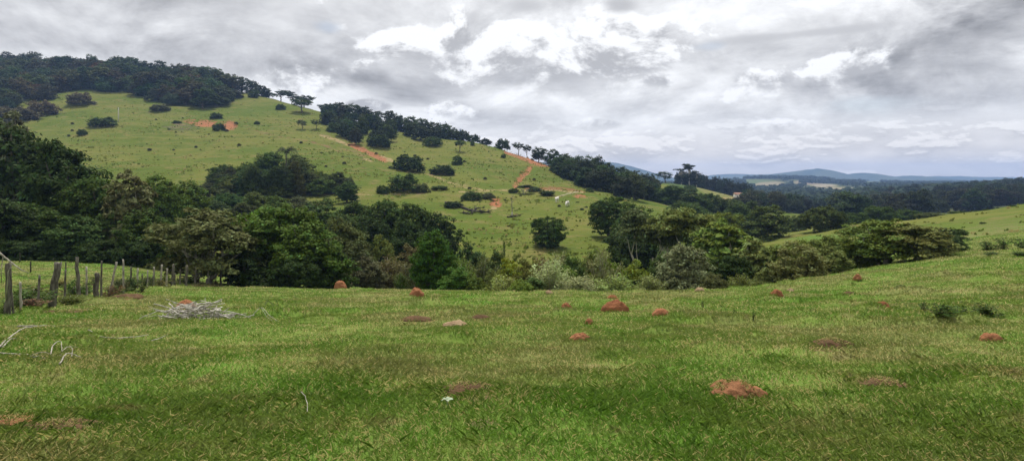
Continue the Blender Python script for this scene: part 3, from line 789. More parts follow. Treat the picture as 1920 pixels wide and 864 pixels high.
# ---- trees along the crest (the photo shows them against the sky)
CREST = [(448, 152, 24), (462, 146, 22), (474, 152, 24), (490, 160, 26), (500, 166, 18), (526, 168, 30), (548, 172, 26), (570, 178, 34), (603, 196, 14), (618, 195, 26), (640, 192, 34), (660, 194, 34), (682, 200, 32), (706, 208, 30),
         (734, 207, 28), (752, 216, 26), (770, 218, 30), (792, 222, 32), (812, 229, 30), (832, 232, 30), (850, 240, 28), (868, 244, 26), (888, 252, 22)]
for i, (px, top, w) in enumerate(CREST):
    ridge = max(((HY - F * base_z(X_of(px, y), y) / y), y) for y in [1])[1]
    ys = np.linspace(240, 600, 200); p = HY - F * base_z((px - HX) / F * ys, ys) / ys
    Y = float(ys[int(np.argmin(p))]) - 2
    plant('fartall' if i in (5, 6, 7, 8, 1) else 'far', px, Y, top, w * 1.15, 'dark tree in the line of trees along the hill crest against the sky', 'ridge_tree', 'tree', jit((.024, .04, .016), .2), 'trees along the hill crest')
RIDGE = [(911, 259, 20, 'left dark round tree of the gapped row on the bare ridge'), (942, 260, 28, 'wide dark tree second in the gapped row on the bare ridge'), (972, 267, 20, 'open tree with sky showing through, third in the gapped ridge row'), (988, 271, 18, 'open tree at the left end of the red crest scar'),
         (1010, 275, 28, 'dense round tree directly above the red crest scar'), (1036, 279, 28, 'tall dense tree at the right end of the red crest scar')]
for px, top, w, lab in RIDGE:
    ys = np.linspace(240, 420, 200); p = HY - F * base_z((px - HX) / F * ys, ys) / ys
    T('fartall' if 'open' in lab else 'far', px, float(ys[int(np.argmin(p))]), top, w * 1.1, lab, jit((.024, .04, .016), .15))
# ---- wooded fold between the two slopes
rr = random.Random(9)
for k in range(34):
    f = rr.random(); px = 612 + 128 * f + rr.uniform(-8, 8)
    up = np.interp(px, [600, 640, 700, 740], [205, 208, 226, 240]); lo = np.interp(px, [600, 625, 660, 700, 740], [225, 245, 270, 276, 262])
    py = rr.uniform(up, lo)
    Y = solve_Y(px, py, 262)
    plant('far', px, Y, 0, 0, 'dark tree in the wooded fold running down from the crest', 'fold_tree', 'tree', jit((.026, .042, .016), .25), 'trees in the wooded fold', h=rr.uniform(6, 10), wm=rr.uniform(7, 11))
for (px, py, w, h) in [(770, 255, 30, 26), (790, 262, 34, 26), (815, 262, 30, 24), (840, 258, 26, 22), (760, 246, 24, 24), (830, 252, 30, 22), (805, 250, 34, 24), (865, 262, 22, 20), (748, 240, 26, 22), (850, 262, 26, 20)]:
    Y = solve_Y(px, py, 250)
    plant('far', px, Y, py - h, w, 'dark tree below the crest line above the second slope', 'ridge_tree', 'tree', jit((.025, .04, .016), .2), 'trees below the crest line')
# ---- wooded end of the spur
rr = random.Random(12)
for k in range(72):
    px = 1048 + 178 * (k + rr.random()) / 72
    up = np.interp(px, [1040, 1100, 1150, 1230], [318, 330, 345, 352]); lo = np.interp(px, [1040, 1090, 1130, 1160, 1200, 1230], [322, 345, 358, 374, 384, 372])
    py = rr.uniform(up, max(lo, up + 2)); Y = min(solve_Y(px, py, 205, 480), 400)
    plant('far', px, Y, 0, 0, 'dark tree in the wood covering the low end of the hill', 'spur_tree', 'tree', jit((.027, .045, .017), .3), 'trees in the wood at the low end of the hill', h=rr.uniform(6.5, 10.5), wm=rr.uniform(7, 11))
for (px, Y, top, w) in [(1062, 300, 287, 34), (1085, 305, 292, 36), (1108, 305, 291, 36), (1122, 300, 292, 30), (1140, 305, 304, 36), (1165, 310, 312, 36), (1188, 310, 319, 34), (1208, 320, 324, 34), (1100, 270, 300, 40), (1150, 280, 322, 44), (1070, 285, 297, 36), (1178, 260, 336, 44), (1205, 300, 333, 40)]:
    plant('far', px, Y, top, w, 'dark tree in the wood covering the low end of the hill', 'spur_tree', 'tree', jit((.025, .042, .016), .25), 'trees in the wood at the low end of the hill')
# ---- far ridge on the right of the spur
T('fartall', 1247, 488, 321, 34, 'lone flat topped tree on the small grassy ridge against the sky', DEEP)
S('far', 1222, 470, 325, 12, 'tiny tree left of the lone flat topped one', DEEP)
T('gum', 1278, 500, 315, 26, 'left tall open eucalyptus at the top of the dark tree line', (.026, .038, .02), v=0)
T('gum', 1292, 498, 306, 28, 'tallest open eucalyptus at the top of the dark tree line', (.026, .038, .02), v=1)
T('gum', 1306, 500, 320, 22, 'right open eucalyptus at the top of the dark tree line', (.026, .038, .02), v=2)
rr = random.Random(3)
for k in range(30):
    px = 1272 + 135 * (k + rr.random() * .6) / 30
    top = np.interp(px, [1272, 1300, 1330, 1360, 1405], [322, 322, 330, 336, 345]) + rr.uniform(-3, 5)
    plant('far', px, 505 + rr.uniform(0, 50), top, rr.uniform(14, 22), 'dark narrow tree in the dense tree line behind the grassy ridge', 'windbreak_tree', 'tree', jit((.022, .032, .018), .2), 'trees in the dense line behind the grassy ridge')
# ---- grassy ridge bushes
for (px, by, w, lab) in [(1336, 356, 8, 'first tiny dark bush from the left on the yellow grass of the far ridge'), (1347, 363, 8, 'second tiny dark bush on the yellow grass of the far ridge'), (1370, 366, 12, 'dark bush left of the white farmhouse'), (1293, 362, 26, 'dark green bush patch on the far grassy ridge')]:
    S('farbush', px, None, by - w * .6, w, lab, DARK, by=by, ymin=250)
# ---- woods in the valley on the right
rr = random.Random(21)
lab_v = 'dark tree in the wood filling the valley on the right'
cnt = 0
for k in range(230):
    px = rr.uniform(1560, 1960); lo = np.interp(px, [1560, 1600, 1700, 1800, 1960], [415, 418, 412, 398, 380])
    py = rr.uniform(348 if px > 1650 else 366, lo); Y = solve_Y(px, py, 205, 900)
    if Y > 800: continue
    plant('far', px, Y, 0, 0, lab_v, 'valley_tree', 'tree', jit((.021, .030, .014) if px > 1660 else (.026, .042, .018), .3), 'trees of the wood in the right valley', h=rr.uniform(8, 14), wm=rr.uniform(10, 16)); cnt += 1
rr = random.Random(22)
for k in range(70):
    px = rr.uniform(1400, 1570); py = rr.uniform(372, 402); Y = solve_Y(px, py, 260, 900)
    plant('far', px, Y, 0, 0, 'dark tree scattered in the valley below the far fields', 'valley_tree', 'tree', jit((.026, .042, .02), .3), 'trees in the valley below the far fields', h=rr.uniform(7, 12), wm=rr.uniform(9, 15))

# ---- far woods beyond: one uncountable mass
g = Geo(); r = np.random.default_rng(77); nt = 0
def in_field(px, py):
    for (cx, cy, rx, ry) in FIELDS:
        if ((px - cx) / rx) ** 2 + ((py - cy) / ry) ** 2 < 1.5: return True
    return False
FIELDS = [(1440, 345, 34, 6), (1418, 341, 40, 5), (1518, 342, 32, 5), (1560, 355, 52, 5), (1588, 338, 20, 3.5), (1545, 348, 26, 3.5), (1630, 343, 26, 2.5), (1660, 370, 14, 2.5)]
for k in range(5200):
    px = r.uniform(1230, 2050); Y = math.exp(r.uniform(math.log(620), math.log(3000)))
    X = X_of(px, Y); z = float(base_z(X, Y)); py = HY - F * z / Y
    if in_field(px, py): continue
    if px < 1400 and Y < 700: continue
    if fbm(X / 260, Y / 260, 5, 3) < -.22 and py < 352: continue
    s = r.uniform(8, 15); n = 16
    d = r.normal(size=(n, 3)); d /= np.linalg.norm(d, axis=1)[:, None]; d[:, 2] = np.abs(d[:, 2])
    P0 = np.array([X, Y, z + s * .25]) + d * np.array([s * .5, s * .5, s * .55]) * r.uniform(.6, 1, n)[:, None]
    g.leaves(P0, d + np.array([0, 0, .5]), s * .30, s * .22, r, np.clip(r.normal(.5, .2, n), 0, 1))
for k in range(900):
    f = r.random(); line = r.integers(0, 3)
    px = [1335 + 60 * f, 1395 + 160 * f, 1500 + 120 * f][line]; Y = [1900, 2320, 2000][line] * r.uniform(.96, 1.04)
    X = X_of(px, Y); z = float(base_z(X, Y)); sz = r.uniform(10, 17); n = 12
    d = r.normal(size=(n, 3)); d /= np.linalg.norm(d, axis=1)[:, None]; d[:, 2] = np.abs(d[:, 2])
    P0 = np.array([X, Y, z + sz * .25]) + d * np.array([sz * .6, sz * .6, sz * .6]) * r.uniform(.6, 1, n)[:, None]
    g.leaves(P0, d + np.array([0, 0, .5]), sz * .32, sz * .24, r, np.clip(r.normal(.4, .15, n), 0, 1))
fw = link('distant_woods', g.mesh('distant_woods', [FOL])); fw.color = (.022, .036, .018, 1)
fw['kind'] = 'stuff'; fw['label'] = 'dark far off woods between the pale fields'; fw['category'] = 'woods'


# ------------------------------------------------------------------ mounds, posts, branches
CLEAR = []   # (X, Y, radius) where no blade grows
LONG = []    # (X, Y, radius) ring of long grass
STRAW = []
def mound(px, by, w, hp, label, mat, rough=.22, name='termite_mound', cat='mound', fl=1.0, ring=False, seed=0, rim=False):
    Y = solve_Y(px, by, 3.6); X = X_of(px, Y); R = w / F * Y / 2; H = hp / F * Y * 1.0 + .015; r = np.random.default_rng(seed + int(px))
    nr, ns = 16, 44; V = []; 
    for i in range(nr + 1):
        f = i / nr
        for k in range(ns):
            a = 2 * math.pi * k / ns
            rad = R * f * 1.12 * (1 + .30 * rough * math.sin(3 * a + px) + .2 * rough * math.sin(5 * a + 2 * px))
            h = H * (1 - min(f, 1) ** 2) ** (.75 / fl) - (.08 * R if i == nr else 0)
            V.append((rad * math.cos(a), rad * math.sin(a) * .85, h))
    V = np.array(V)
    k = R * .38
    bump = fbm(V[:, 0] / k + px, V[:, 1] / k + V[:, 2] / k * .7, int(px) % 97, 4)
    edge = np.repeat(np.sin(np.linspace(.5, 2.9, nr + 1)), ns)
    V[:, 2] += bump * H * rough * .8 * edge + .12 * H * rough * RNG.normal(size=len(V)) * edge
    V[:, 0] *= 1 + bump * rough * .5; V[:, 1] *= 1 + bump * rough * .5
    gz = ground_z(X + V[:, 0], Y + V[:, 1]); zc = float(ground_z(X, Y))
    V[:, 2] += gz - zc + .01
    q = []
    for i in range(nr):
        for kk in range(ns):
            k2 = (kk + 1) % ns
            q += [i * ns + kk, (i + 1) * ns + kk, (i + 1) * ns + k2, i * ns + k2]
    me = mesh_from(name, V, [4] * (nr * ns), q, mats=[mat], smooth=True)
    o = link(name, me, loc=(X, Y, zc)); tag(o, label, cat)
    if mat in (BROWN, STRAWY) and w > 60: STRAW.append((X, Y, R, H)); CLEAR.append((X, Y, R * .55))
    else: CLEAR.append((X, Y, R * .92))
    LONG.append((X, Y, R, ring))
    return o
mound(639, 543, 22, 15, 'small orange ball shaped termite mound left of centre below the bright green trees', ORANGE, .2, fl=1.5)
mound(781, 558, 26, 17, 'orange knobbly termite mound at the meadow edge left of the upright tree', ORANGE, .35)
mound(1155, 588, 46, 22, 'largest rust red dome shaped termite mound near the middle of the meadow', RED, .25, fl=1.3)
mound(1148, 563, 20, 6, 'small low red mound just behind the largest rust red one', RED, .3)
mound(1062, 578, 18, 9, 'small orange mound alone left of the largest rust red one', RED, .3)
mound(1238, 594, 30, 12, 'smooth pale orange dome right of the largest rust red mound', ORANGE, .15)
mound(1105, 611, 15, 8, 'tiny orange mound below the largest rust red one', ORANGE, .4)
mound(1087, 642, 34, 11, 'flat orange crumbled mound ringed by dark weeds', ORANGE, .4, ring=True)
mound(852, 611, 44, 7, 'worn flat mound of pale orange earth left of centre', TAN, .4)
mound(901, 600, 34, 7, 'low dull brown mound right of the worn pale one', BROWN, .3)
mound(782, 603, 56, 5, 'very flat bare brown earth patch left of the worn pale mound', BROWN, .3, name='earth_mound')
mound(1458, 560, 22, 14, 'rust coloured pointed mound right of centre near the drooping tree', RED, .25)
mound(1608, 530, 15, 10, 'small orange pointed mound below the right thicket', ORANGE, .3)
mound(1592, 554, 26, 9, 'brown mound half covered in grass in front of the small pointed orange one', BROWN, .3, ring=True)
mound(1657, 582, 24, 8, 'reddish brown mound with dark foot right of the grass covered one', RED, .3, ring=True)
mound(1858, 643, 34, 12, 'bright orange mound near the right picture edge', ORANGE, .35)
mound(1378, 742, 96, 23, 'broad reddish mound with dry straw on top in the right foreground', STRAWY, .4, ring=True, fl=1.2)
mound(1560, 656, 62, 11, 'flat brown earth mound in the right middle of the meadow', BROWN, .35, ring=True)
mound(1650, 722, 84, 11, 'flat dark brown earth mound in the right foreground', BROWN, .35, ring=True)
mound(880, 745, 90, 11, 'flat dry brown mound with straw in the centre foreground', BROWN, .3, ring=True)
mound(16, 792, 90, 6, 'low red earth mound cut by the left picture edge in the foreground', STRAWY, .5, ring=True)
mound(118, 800, 110, 12, 'low dark mound of dry grass right of the red earth at the left edge', BROWN, .4, ring=True)
mound(1312, 547, 18, 7, 'pale stone like mound on the edge below the grey green bush', TAN, .2)
mound(350, 588, 36, 22, 'orange mound inside the pile of dead branches', ORANGE, .25)
mound(1482, 546, 14, 5, 'tiny pale mound behind the rust coloured pointed one', TAN, .3)
mound(1687, 545, 22, 9, 'grey green grassed over lump right of the small pointed orange mound', soil_material('mossy_earth', (.10, .12, .04), (.08, .10, .03), (.05, .06, .03)), .3, name='grassy_mound', ring=True)
mound(135, 586, 80, 5, 'low dark earth mound beside the thick leaning fence post', BROWN, .3, ring=True)
mound(243, 560, 50, 7, 'low reddish earth mound at the foot of the fence posts', BROWN, .35)
mound(1030, 551, 14, 5, 'tiny pale lump on the meadow edge under the pale leaved shrub', TAN, .2)

def ground_stick(pts_px, r, parent=None, lift=.02, name='dead_branch', label=None, extra=(), mat=None, arch=0.0):
    """a branch lying on the meadow along picture points, given real places on the ground"""
    def line(pp, r0, r1, arch):
        q = []
        for (px, py) in pp:
            Y = solve_Y(px, py, 3.6); X = X_of(px, Y); q.append((X, Y, float(ground_z(X, Y)) + lift + .018))
        q = np.array(q); t = np.linspace(0, len(q) - 1, (len(q) - 1) * 5 + 1)
        P = np.stack([np.interp(t, range(len(q)), q[:, k]) for k in range(3)], 1)
        for _ in range(2): P[1:-1] = (P[:-2] + 2 * P[1:-1] + P[2:]) / 4
        P[:, 2] += arch * np.sin(np.linspace(0, math.pi, len(P)))
        P += RNG.normal(size=P.shape) * r0 * .25
        return P, np.linspace(r0, r1, len(P))
    r = r * .68; g = Geo(); P, R = line(pts_px, r, r * .45, arch); g.tube(P, R, 6)
    for e in extra:
        P, R = line(e, r * .6, r * .25, arch * .6); g.tube(P, R, 5)
    o = link(name, g.mesh(name, [mat or DEADWOOD], smooth=True)); tag(o, label, 'branch'); return o
ground_stick([(166, 628), (190, 637), (226, 638), (260, 634), (278, 632)], .017, label='thin curved pale branch lying on the grass left of the branch pile')
ground_stick([(284, 639), (300, 636), (313, 632)], .013, label='short thin pale twig right of the curved branch on the left meadow')
ground_stick([(33, 618), (70, 617), (104, 614)], .03, label='straight pale stick lying on the left meadow below the fence')
ground_stick([(-10, 668), (20, 645), (45, 632), (70, 622)], .022, label='long pale branch rising from the left picture edge', extra=[[(5, 662), (20, 655), (32, 652)]], lift=.04, arch=.06)
ground_stick([(-5, 668), (30, 671), (60, 677), (85, 690)], .016, label='low dead branch at the left edge running right along the grass', extra=[[(62, 690), (80, 681), (105, 677), (115, 675)]])
ground_stick([(112, 696), (122, 682), (134, 680), (152, 681)], .014, label='hooked dead twig right of the low branch at the left', extra=[[(134, 680), (137, 670), (125, 660)]], arch=.05, lift=.03)
ground_stick([(95, 677), (98, 668), (106, 658), (115, 654), (116, 672)], .013, label='arched dead twig standing on the left meadow', arch=.06, lift=.03, extra=[[(95, 677), (88, 680), (70, 686), (55, 690)], [(116, 672), (128, 668), (146, 664)]])
ground_stick([(476, 594), (490, 592), (505, 599), (522, 605)], .014, label='loose pale twig on the grass right of the branch pile', extra=[[(490, 592), (500, 600), (512, 604)]], lift=.03, arch=.06)
ground_stick([(494, 581), (503, 578), (514, 580)], .012, label='tiny dark twig on the grass just beyond the loose pale twig', lift=.03, mat=DARKWOOD)
ground_stick([(564, 755), (572, 762), (577, 772), (576, 785)], .007, label='thin pale twig in the left foreground grass', lift=.05)

# pile of dead branches
g = Geo(); r = np.random.default_rng(31)
Yp = solve_Y(365, 600); Xp = X_of(365, Yp); zp = float(ground_z(Xp, Yp))
for k in range(62):
    a = r.uniform(0, 2 * math.pi); ln = r.uniform(.4, 1.35)
    c = np.array([r.normal(0, .38), r.normal(0, .22), 0]); c[2] = max(.03, .34 * math.exp(-(c[0] / .7) ** 2 - (c[1] / .4) ** 2) * r.uniform(.2, 1.15))
    d = np.array([math.cos(a), math.sin(a) * .6, r.uniform(-.2, .35)])
    t = np.linspace(-.5, .5, 9)[:, None]; side = np.array([-d[1], d[0], .4]) * r.normal(0, .5)
    P = c + d * ln * t + side * (t ** 2 - .12) + np.cumsum(r.normal(size=(9, 3)) * .02, 0)
    gz = ground_z(Xp + P[:, 0], Yp + P[:, 1]) - zp
    P[:, 2] = np.maximum(P[:, 2], .015) + gz
    r0 = r.choice([.008, .011, .015, .022, .03]); g.tube(P, np.linspace(r0, r0 * .45, 9), 6)
    if r.random() < .5:
        s = P[4]; e = s + np.array([r.normal(0, .2), r.normal(0, .12), r.uniform(-.02, .16)])
        tt = np.linspace(0, 1, 5)[:, None]; g.tube(s + (e - s) * tt + np.cumsum(r.normal(size=(5, 3)) * .01, 0), np.linspace(r0 * .6, r0 * .25, 5), 5)
for (pp, r0) in [([(415, 592, .15), (430, 576, .2), (452, 577, .1), (470, 582, .03)], .016), ([(300, 606, .05), (310, 605, .02), (330, 600, .1)], .012), ([(316, 580, .05), (318, 568, .22), (325, 574, .12)], .018), ([(395, 600, .1), (412, 602, .05), (430, 592, .06)], .016), ([(365, 590, .2), (368, 600, .1), (371, 611, .02)], .02), ([(400, 590, .2), (408, 575, .26), (420, 572, .2)], .014)]:
    q = []
    for (px, py, hh) in pp:
        X = X_of(px, Yp); q.append((X - Xp, (600 - py) / F * Yp * 1.2 * 0 + r.uniform(-.1, .1), float(ground_z(X, Yp)) - zp + hh))
    q = np.array(q); t = np.linspace(0, len(q) - 1, 11); P = np.stack([np.interp(t, range(len(q)), q[:, k]) for k in range(3)], 1)
    g.tube(P, np.linspace(r0, r0 * .5, 11), 6)
o = link('branch_pile', g.mesh('branch_pile', [BLEACHED], smooth=True), loc=(Xp, Yp, zp)); tag(o, 'heap of bleached dead branches tangled on the left meadow', 'branch pile')

# pale torn leaf in the grass
Y = solve_Y(838, 772); X = X_of(838, Y); g = Geo(); r = np.random.default_rng(4)
for k in range(5):
    a = k * 1.26; t = np.linspace(0, 1, 6)
    for sgn in (-1, 1):
        pass
    P = np.stack([np.cos(a) * t * .055, np.sin(a) * t * .05, .05 + .025 * np.sin(t * 2.4)], 1); wv = .018 * np.sin(t * math.pi * .9 + .25)
    nrm = np.array([-math.sin(a), math.cos(a), .25]); L_ = P + nrm * wv[:, None]; R_ = P - nrm * wv[:, None]
    V = np.concatenate([L_, R_]); q = []
    for i in range(5): q += [i, i + 1, 7 + i, 6 + i]
    g.add(V, [4] * 5, q)
g.tube([(0, 0, -.01), (.003, .004, .02), (0, 0, .055)], [.004, .003, .003], 5)
wm = newmat('whitish_leaf'); output(principled((.30, .36, .24), .7, .2).outputs[0])
tag(link('plant', g.mesh('plant', [wm]), loc=(X, Y, float(ground_z(X, Y)))), 'small whitish leaved weed alone in the centre foreground grass', 'plant')

# weeds on the right meadow
def weed(px, by, w, hp, label, tint, v):
    Y = solve_Y(px, by); return plant('weed', px, Y, by - hp, w, label, 'weed', 'weed', tint, v=v)
weed(1762, 606, 66, 20, 'low dark leafy weed, left of the clump on the right meadow', (.030, .058, .014), 0)
weed(1797, 603, 70, 30, 'dark leafy weed with upright shoots in the middle of the right clump', (.028, .055, .014), 1)
weed(1850, 595, 80, 30, 'dark branching weed at the right of the clump on the right meadow', (.028, .052, .014), 2)
weed(1733, 588, 18, 10, 'small dark weed left above the clump on the right meadow', (.03, .055, .015), 0)
weed(1376, 597, 11, 12, 'tiny dark weed, left of a pair right of the pale orange dome', (.03, .055, .015), 1)
weed(1412, 602, 11, 12, 'tiny dark weed, right of a pair right of the pale orange dome', (.032, .058, .018), 2)
weed(1318, 580, 8, 12, 'thin upright weed stem behind the pale orange dome', (.04, .065, .02), 0)
for i, (px, by, w, h) in enumerate([(150, 555, 60, 24), (205, 556, 50, 22), (30, 562, 70, 30), (70, 560, 60, 26), (235, 545, 46, 18), (265, 548, 40, 18), (300, 538, 40, 14), (180, 535, 50, 16), (120, 540, 60, 18), (60, 585, 50, 26), (8, 588, 40, 30)]):
    Y = solve_Y(px, by); plant('weed', px, Y, by - h, w, 'low tangled weed growing along the foot of the old fence', 'weed', 'weed', jit(random.choice([(.04, .065, .02), (.075, .08, .03), (.10, .085, .045)]), .2), group='weeds along the old fence', v=i)

rr = random.Random(17)
for k in range(16):
    Yk = 17 + 27 * (k + rr.random()) / 16; pxk = np.interp(Yk, [17, 20, 25, 32, 38, 46], [30, 100, 180, 258, 325, 425]) + rr.uniform(-25, 15)
    plant(rr.choice(['weed', 'airy']), pxk, Yk + rr.uniform(.3, 1.8), 0, 0, 'low tangled weed growing along the foot of the old fence', 'weed', 'weed', jit(rr.choice([(.04, .065, .02), (.085, .085, .035), (.05, .085, .02)]), .2), group='weeds along the old fence', h=rr.uniform(.35, .75), wm=rr.uniform(.7, 1.4))
# ---- old fence of crooked posts
fence = link('fence', None); tag(fence, 'old crooked wooden post fence with thin wires at the left of the meadow', 'fence')
F0 = (X_of(100, 20), 20.0); fence.location = (F0[0], F0[1], float(ground_z(*F0)))
POSTS = [  # px at base, top px, top py, distance, width px, label
 (16, 20, 492, 16.8, 15, 'dark thick post at the left picture edge'), (40, 41, 528, 17.4, 6, None), (26, 27, 540, 17.0, 5, None), (95, 109, 492, 19.6, 19, 'very thick leaning grey post'),
 (147, 147, 482, 24.0, 9, None), (180, 181, 512, 25.0, 13, 'stout bleached stub'), (189, 193, 489, 25.4, 5, None), (203, 218, 491, 26.6, 6, 'thin post leaning right'), (232, 232, 486, 28.6, 5, 'thin white post'),
 (258, 258, 503, 32, 5, None), (267, 268, 513, 32.6, 4, None), (287, 289, 501, 34, 5, None), (300, 304, 496, 35.5, 5, None), (322, 325, 496, 37.6, 7, 'pale straight post'), (328, 328, 512, 38, 4, None),
 (349, 350, 498, 40, 7, None), (120, 122, 506, 22.2, 5, None), (163, 162, 500, 24.5, 5, None), (245, 247, 500, 30.4, 5, None), (276, 276, 507, 33.2, 4, None), (312, 313, 503, 36.5, 5, None), (337, 338, 505, 39, 4, None), (366, 366, 501, 41.5, 5, None), (391, 390, 506, 43.2, 4, None), (70, 73, 516, 18.5, 6, None),
 (414, 414, 505, 44.5, 5, None), (428, 428, 502, 45.5, 6, None)]
tops = []; r = np.random.default_rng(8)
for (bx, tx, ty, Y, wp, lab) in POSTS:
    X0 = X_of(bx, Y); z0 = float(ground_z(X0, Y)); X1 = X_of(tx, Y); z1 = (HY - ty) / F * Y; rad = wp / F * Y / 2 * .74
    n = 9; t = np.linspace(0, 1, n)[:, None]
    P = np.array([X0, Y, z0 - .15]) + (np.array([X1, Y + r.normal(0, .05), z1]) - np.array([X0, Y, z0 - .15])) * t
    P[1:-1] += r.normal(size=(n - 2, 3)) * np.array([rad * .16, rad * .16, 0])
    g = Geo(); g.tube(P - np.array(fence.location), rad * (1.08 - .22 * t[:, 0] + r.normal(0, .05, n)), 8)
    V = g.V[0]; V[-8:, 2] += r.uniform(-.5, .5, 8) * rad * .9
    o = link('post', g.mesh('post', [POSTWOOD if wp > 6 else (DEADWOOD if lab and 'white' in lab or r.random() < .5 else POSTWOOD)]), fence)
    if lab: o['label'] = lab
    tops.append((P[0] + np.array([0, 0, .15]), P[-1]))
main = sorted([k for k in range(len(POSTS)) if k not in (1, 2, 5, 6, 10, 14)], key=lambda k: POSTS[k][3])
for f in (.30, .58, .86):
    g = Geo(); pts = []
    for i, k in enumerate(main):
        a, b = tops[k]; hh = min(1.0, (b - a)[2] / 1.0); p = a + (b - a) * min(f, .95)
        if i:
            q = pts[-1]; m = (np.array(q) + p) / 2 - np.array([0, 0, .05]); pts.append(tuple(m))
        pts.append(tuple(p))
    g.tube(np.array(pts) - np.array(fence.location), .006, 4)
    link('wire', g.mesh('wire', [DARKWOOD]), fence)
# second line of thin stakes in the small pasture
for i, (px, top, by, lab) in enumerate([(37, 474, 492, 'left thin dark stake standing in the small pasture'), (57, 488, 510, 'thin dark stake in the small pasture beyond the thick dark post'), (123, 490, 509, 'thin reddish stake in the small pasture right of the thick leaning post'), (100, 484, 491, 'short dark stump in the small pasture')]):
    Y = solve_Y(px, by, 22); X = X_of(px, Y); z = float(ground_z(X, Y)); H = (by - top) / F * Y; g = Geo()
    g.tube([(0, 0, -.1), (.02, 0, H * .5), (.0, .02, H * .93), (.01, .02, H)], [.05, .045, .04, .02], 7)
    tag(link('stake', g.mesh('stake', [DARKWOOD if i != 2 else POSTWOOD], smooth=False), loc=(X, Y, z)), lab, 'stake')
# dead branch hanging over the fence at the left edge
g = Geo(); Y = 16.4
def at(px, py, dy=0): return np.array([X_of(px, Y + dy), Y + dy, (HY - py) / F * (Y + dy)])
q = [at(-14, 462), at(6, 480), at(24, 494), at(40, 506), at(54, 512)]
g.tube(np.array(q), [.028, .024, .02, .014, .008], 6); g.tube(np.array([q[1], at(2, 505, .1), at(3, 530, .2)]), [.014, .012, .01], 5); g.tube(np.array([q[2], at(15, 510, .1), at(12, 560, .2)]), [.014, .012, .01], 5)
g.tube(np.array([q[0], at(-14, 520, .1), at(-15, 590, .1)]), [.03, .035, .04], 6)
tag(link('dead_branch', g.mesh('dead_branch', [DEADWOOD], smooth=True)), 'pale dead branch leaning over the dark thick post at the left picture edge', 'branch')

# ---- things on the far meadow and hill
Y = solve_Y(222, 232, 250); X = X_of(222, Y); z = float(ground_z(X, Y)); H = 27 / F * Y
pm = newmat('concrete'); output(principled((.50, .48, .43), .9, .1).outputs[0])
up = link('utility_pole', None, loc=(X, Y, z)); tag(up, 'pale concrete utility pole alone on the hillside below the forest', 'utility pole')
g = Geo(); g.tube([(0, 0, -.4), (0, 0, H * .5), (0, 0, H)], [.26, .21, .16], 8); link('pole', g.mesh('pole', [pm], smooth=True), up)
g = Geo(); g.tube([(-.5, 0, H - .5), (0, 0.17, H - .5), (.5, 0, H - .5)], [.06, .07, .06], 6); link('bracket', g.mesh('bracket', [DARKWOOD]), up)

# dead tree on the middle meadow
Y = 148.0; X = X_of(960, Y); z = float(ground_z(X, Y)); g = Geo(); H = 5.6
g.tube([(0, 0, -.1), (.03, 0, 1.4), (-.05, 0, 3.2), (.02, 0, H)], [.17, .12, .08, .03], 6)
for (h, dx, dz) in [(3.6, .8, .8), (4.3, -.7, .7), (2.8, -.9, .6), (4.8, .5, .6), (2.2, .6, .4)]:
    g.tube([(0, 0, h), (dx * .5, .1, h + dz * .4), (dx, .15, h + dz)], [.05, .04, .02], 5)
dt = link('dead_tree', None, loc=(X, Y, z)); tag(dt, 'thin bare dead tree standing on the middle meadow below the red wash', 'tree'); link('trunk', g.mesh('trunk', [bark_material('grey_bark', (.10, .09, .08), (.22, .20, .17))], smooth=True), dt)
g = Geo(); g.tube([(0, 0, -.05), (.01, 0, .5), (.03, 0, 1.3)], [.20, .18, .14], 7); link('white_base', g.mesh('white_base', [PALEBARK]), dt)
# fallen dead trees
def fallen(pp, r0, label, nb, seed):
    r = np.random.default_rng(seed); P = []
    for (px, py) in pp:
        Y = solve_Y(px, py, 100); X = X_of(px, Y); P.append((X, Y, float(ground_z(X, Y)) + r0 * 1.2))
    P = np.array(P); t = np.linspace(0, len(P) - 1, 14); Q = np.stack([np.interp(t, range(len(P)), P[:, k]) for k in range(3)], 1); Q += r.normal(size=Q.shape) * .08
    g = Geo(); g.tube(Q, np.linspace(r0, r0 * .4, 14), 7)
    for k in range(nb):
        s = Q[r.integers(1, 13)]; e = s + np.array([r.normal(0, 1.3), r.normal(0, 1.0), r.uniform(.1, .8)]); g.tube(np.array([s, (s + e) / 2 + r.normal(size=3) * .15, e]), [r0 * .4, r0 * .3, r0 * .12], 5)
    tag(link('fallen_tree', g.mesh('fallen_tree', [DARKWOOD], smooth=True)), label, 'fallen tree')
fallen([(835, 383), (858, 388), (885, 396), (905, 398), (920, 399)], .32, 'long dark fallen tree lying across the middle meadow', 22, 1)
fallen([(868, 400), (884, 402), (893, 390)], .28, 'short dark broken limb heap below the long fallen tree', 14, 2)
fallen([(950, 408), (965, 407), (978, 405)], .18, 'dark scattered debris at the foot of the thin dead tree', 8, 3)
S('farbush', 850, None, 377, 34, 'dark scrub bush growing over the fallen tree', DEEP, by=389, ymin=120)
S('farbush', 885, None, 358, 44, 'dark scrub left of the small red wash on the middle meadow', DARK, by=374, ymin=120)
S('farbush', 915, None, 361, 30, 'low dull scrub bush above the small red wash', (.05, .065, .03), by=371, ymin=120)

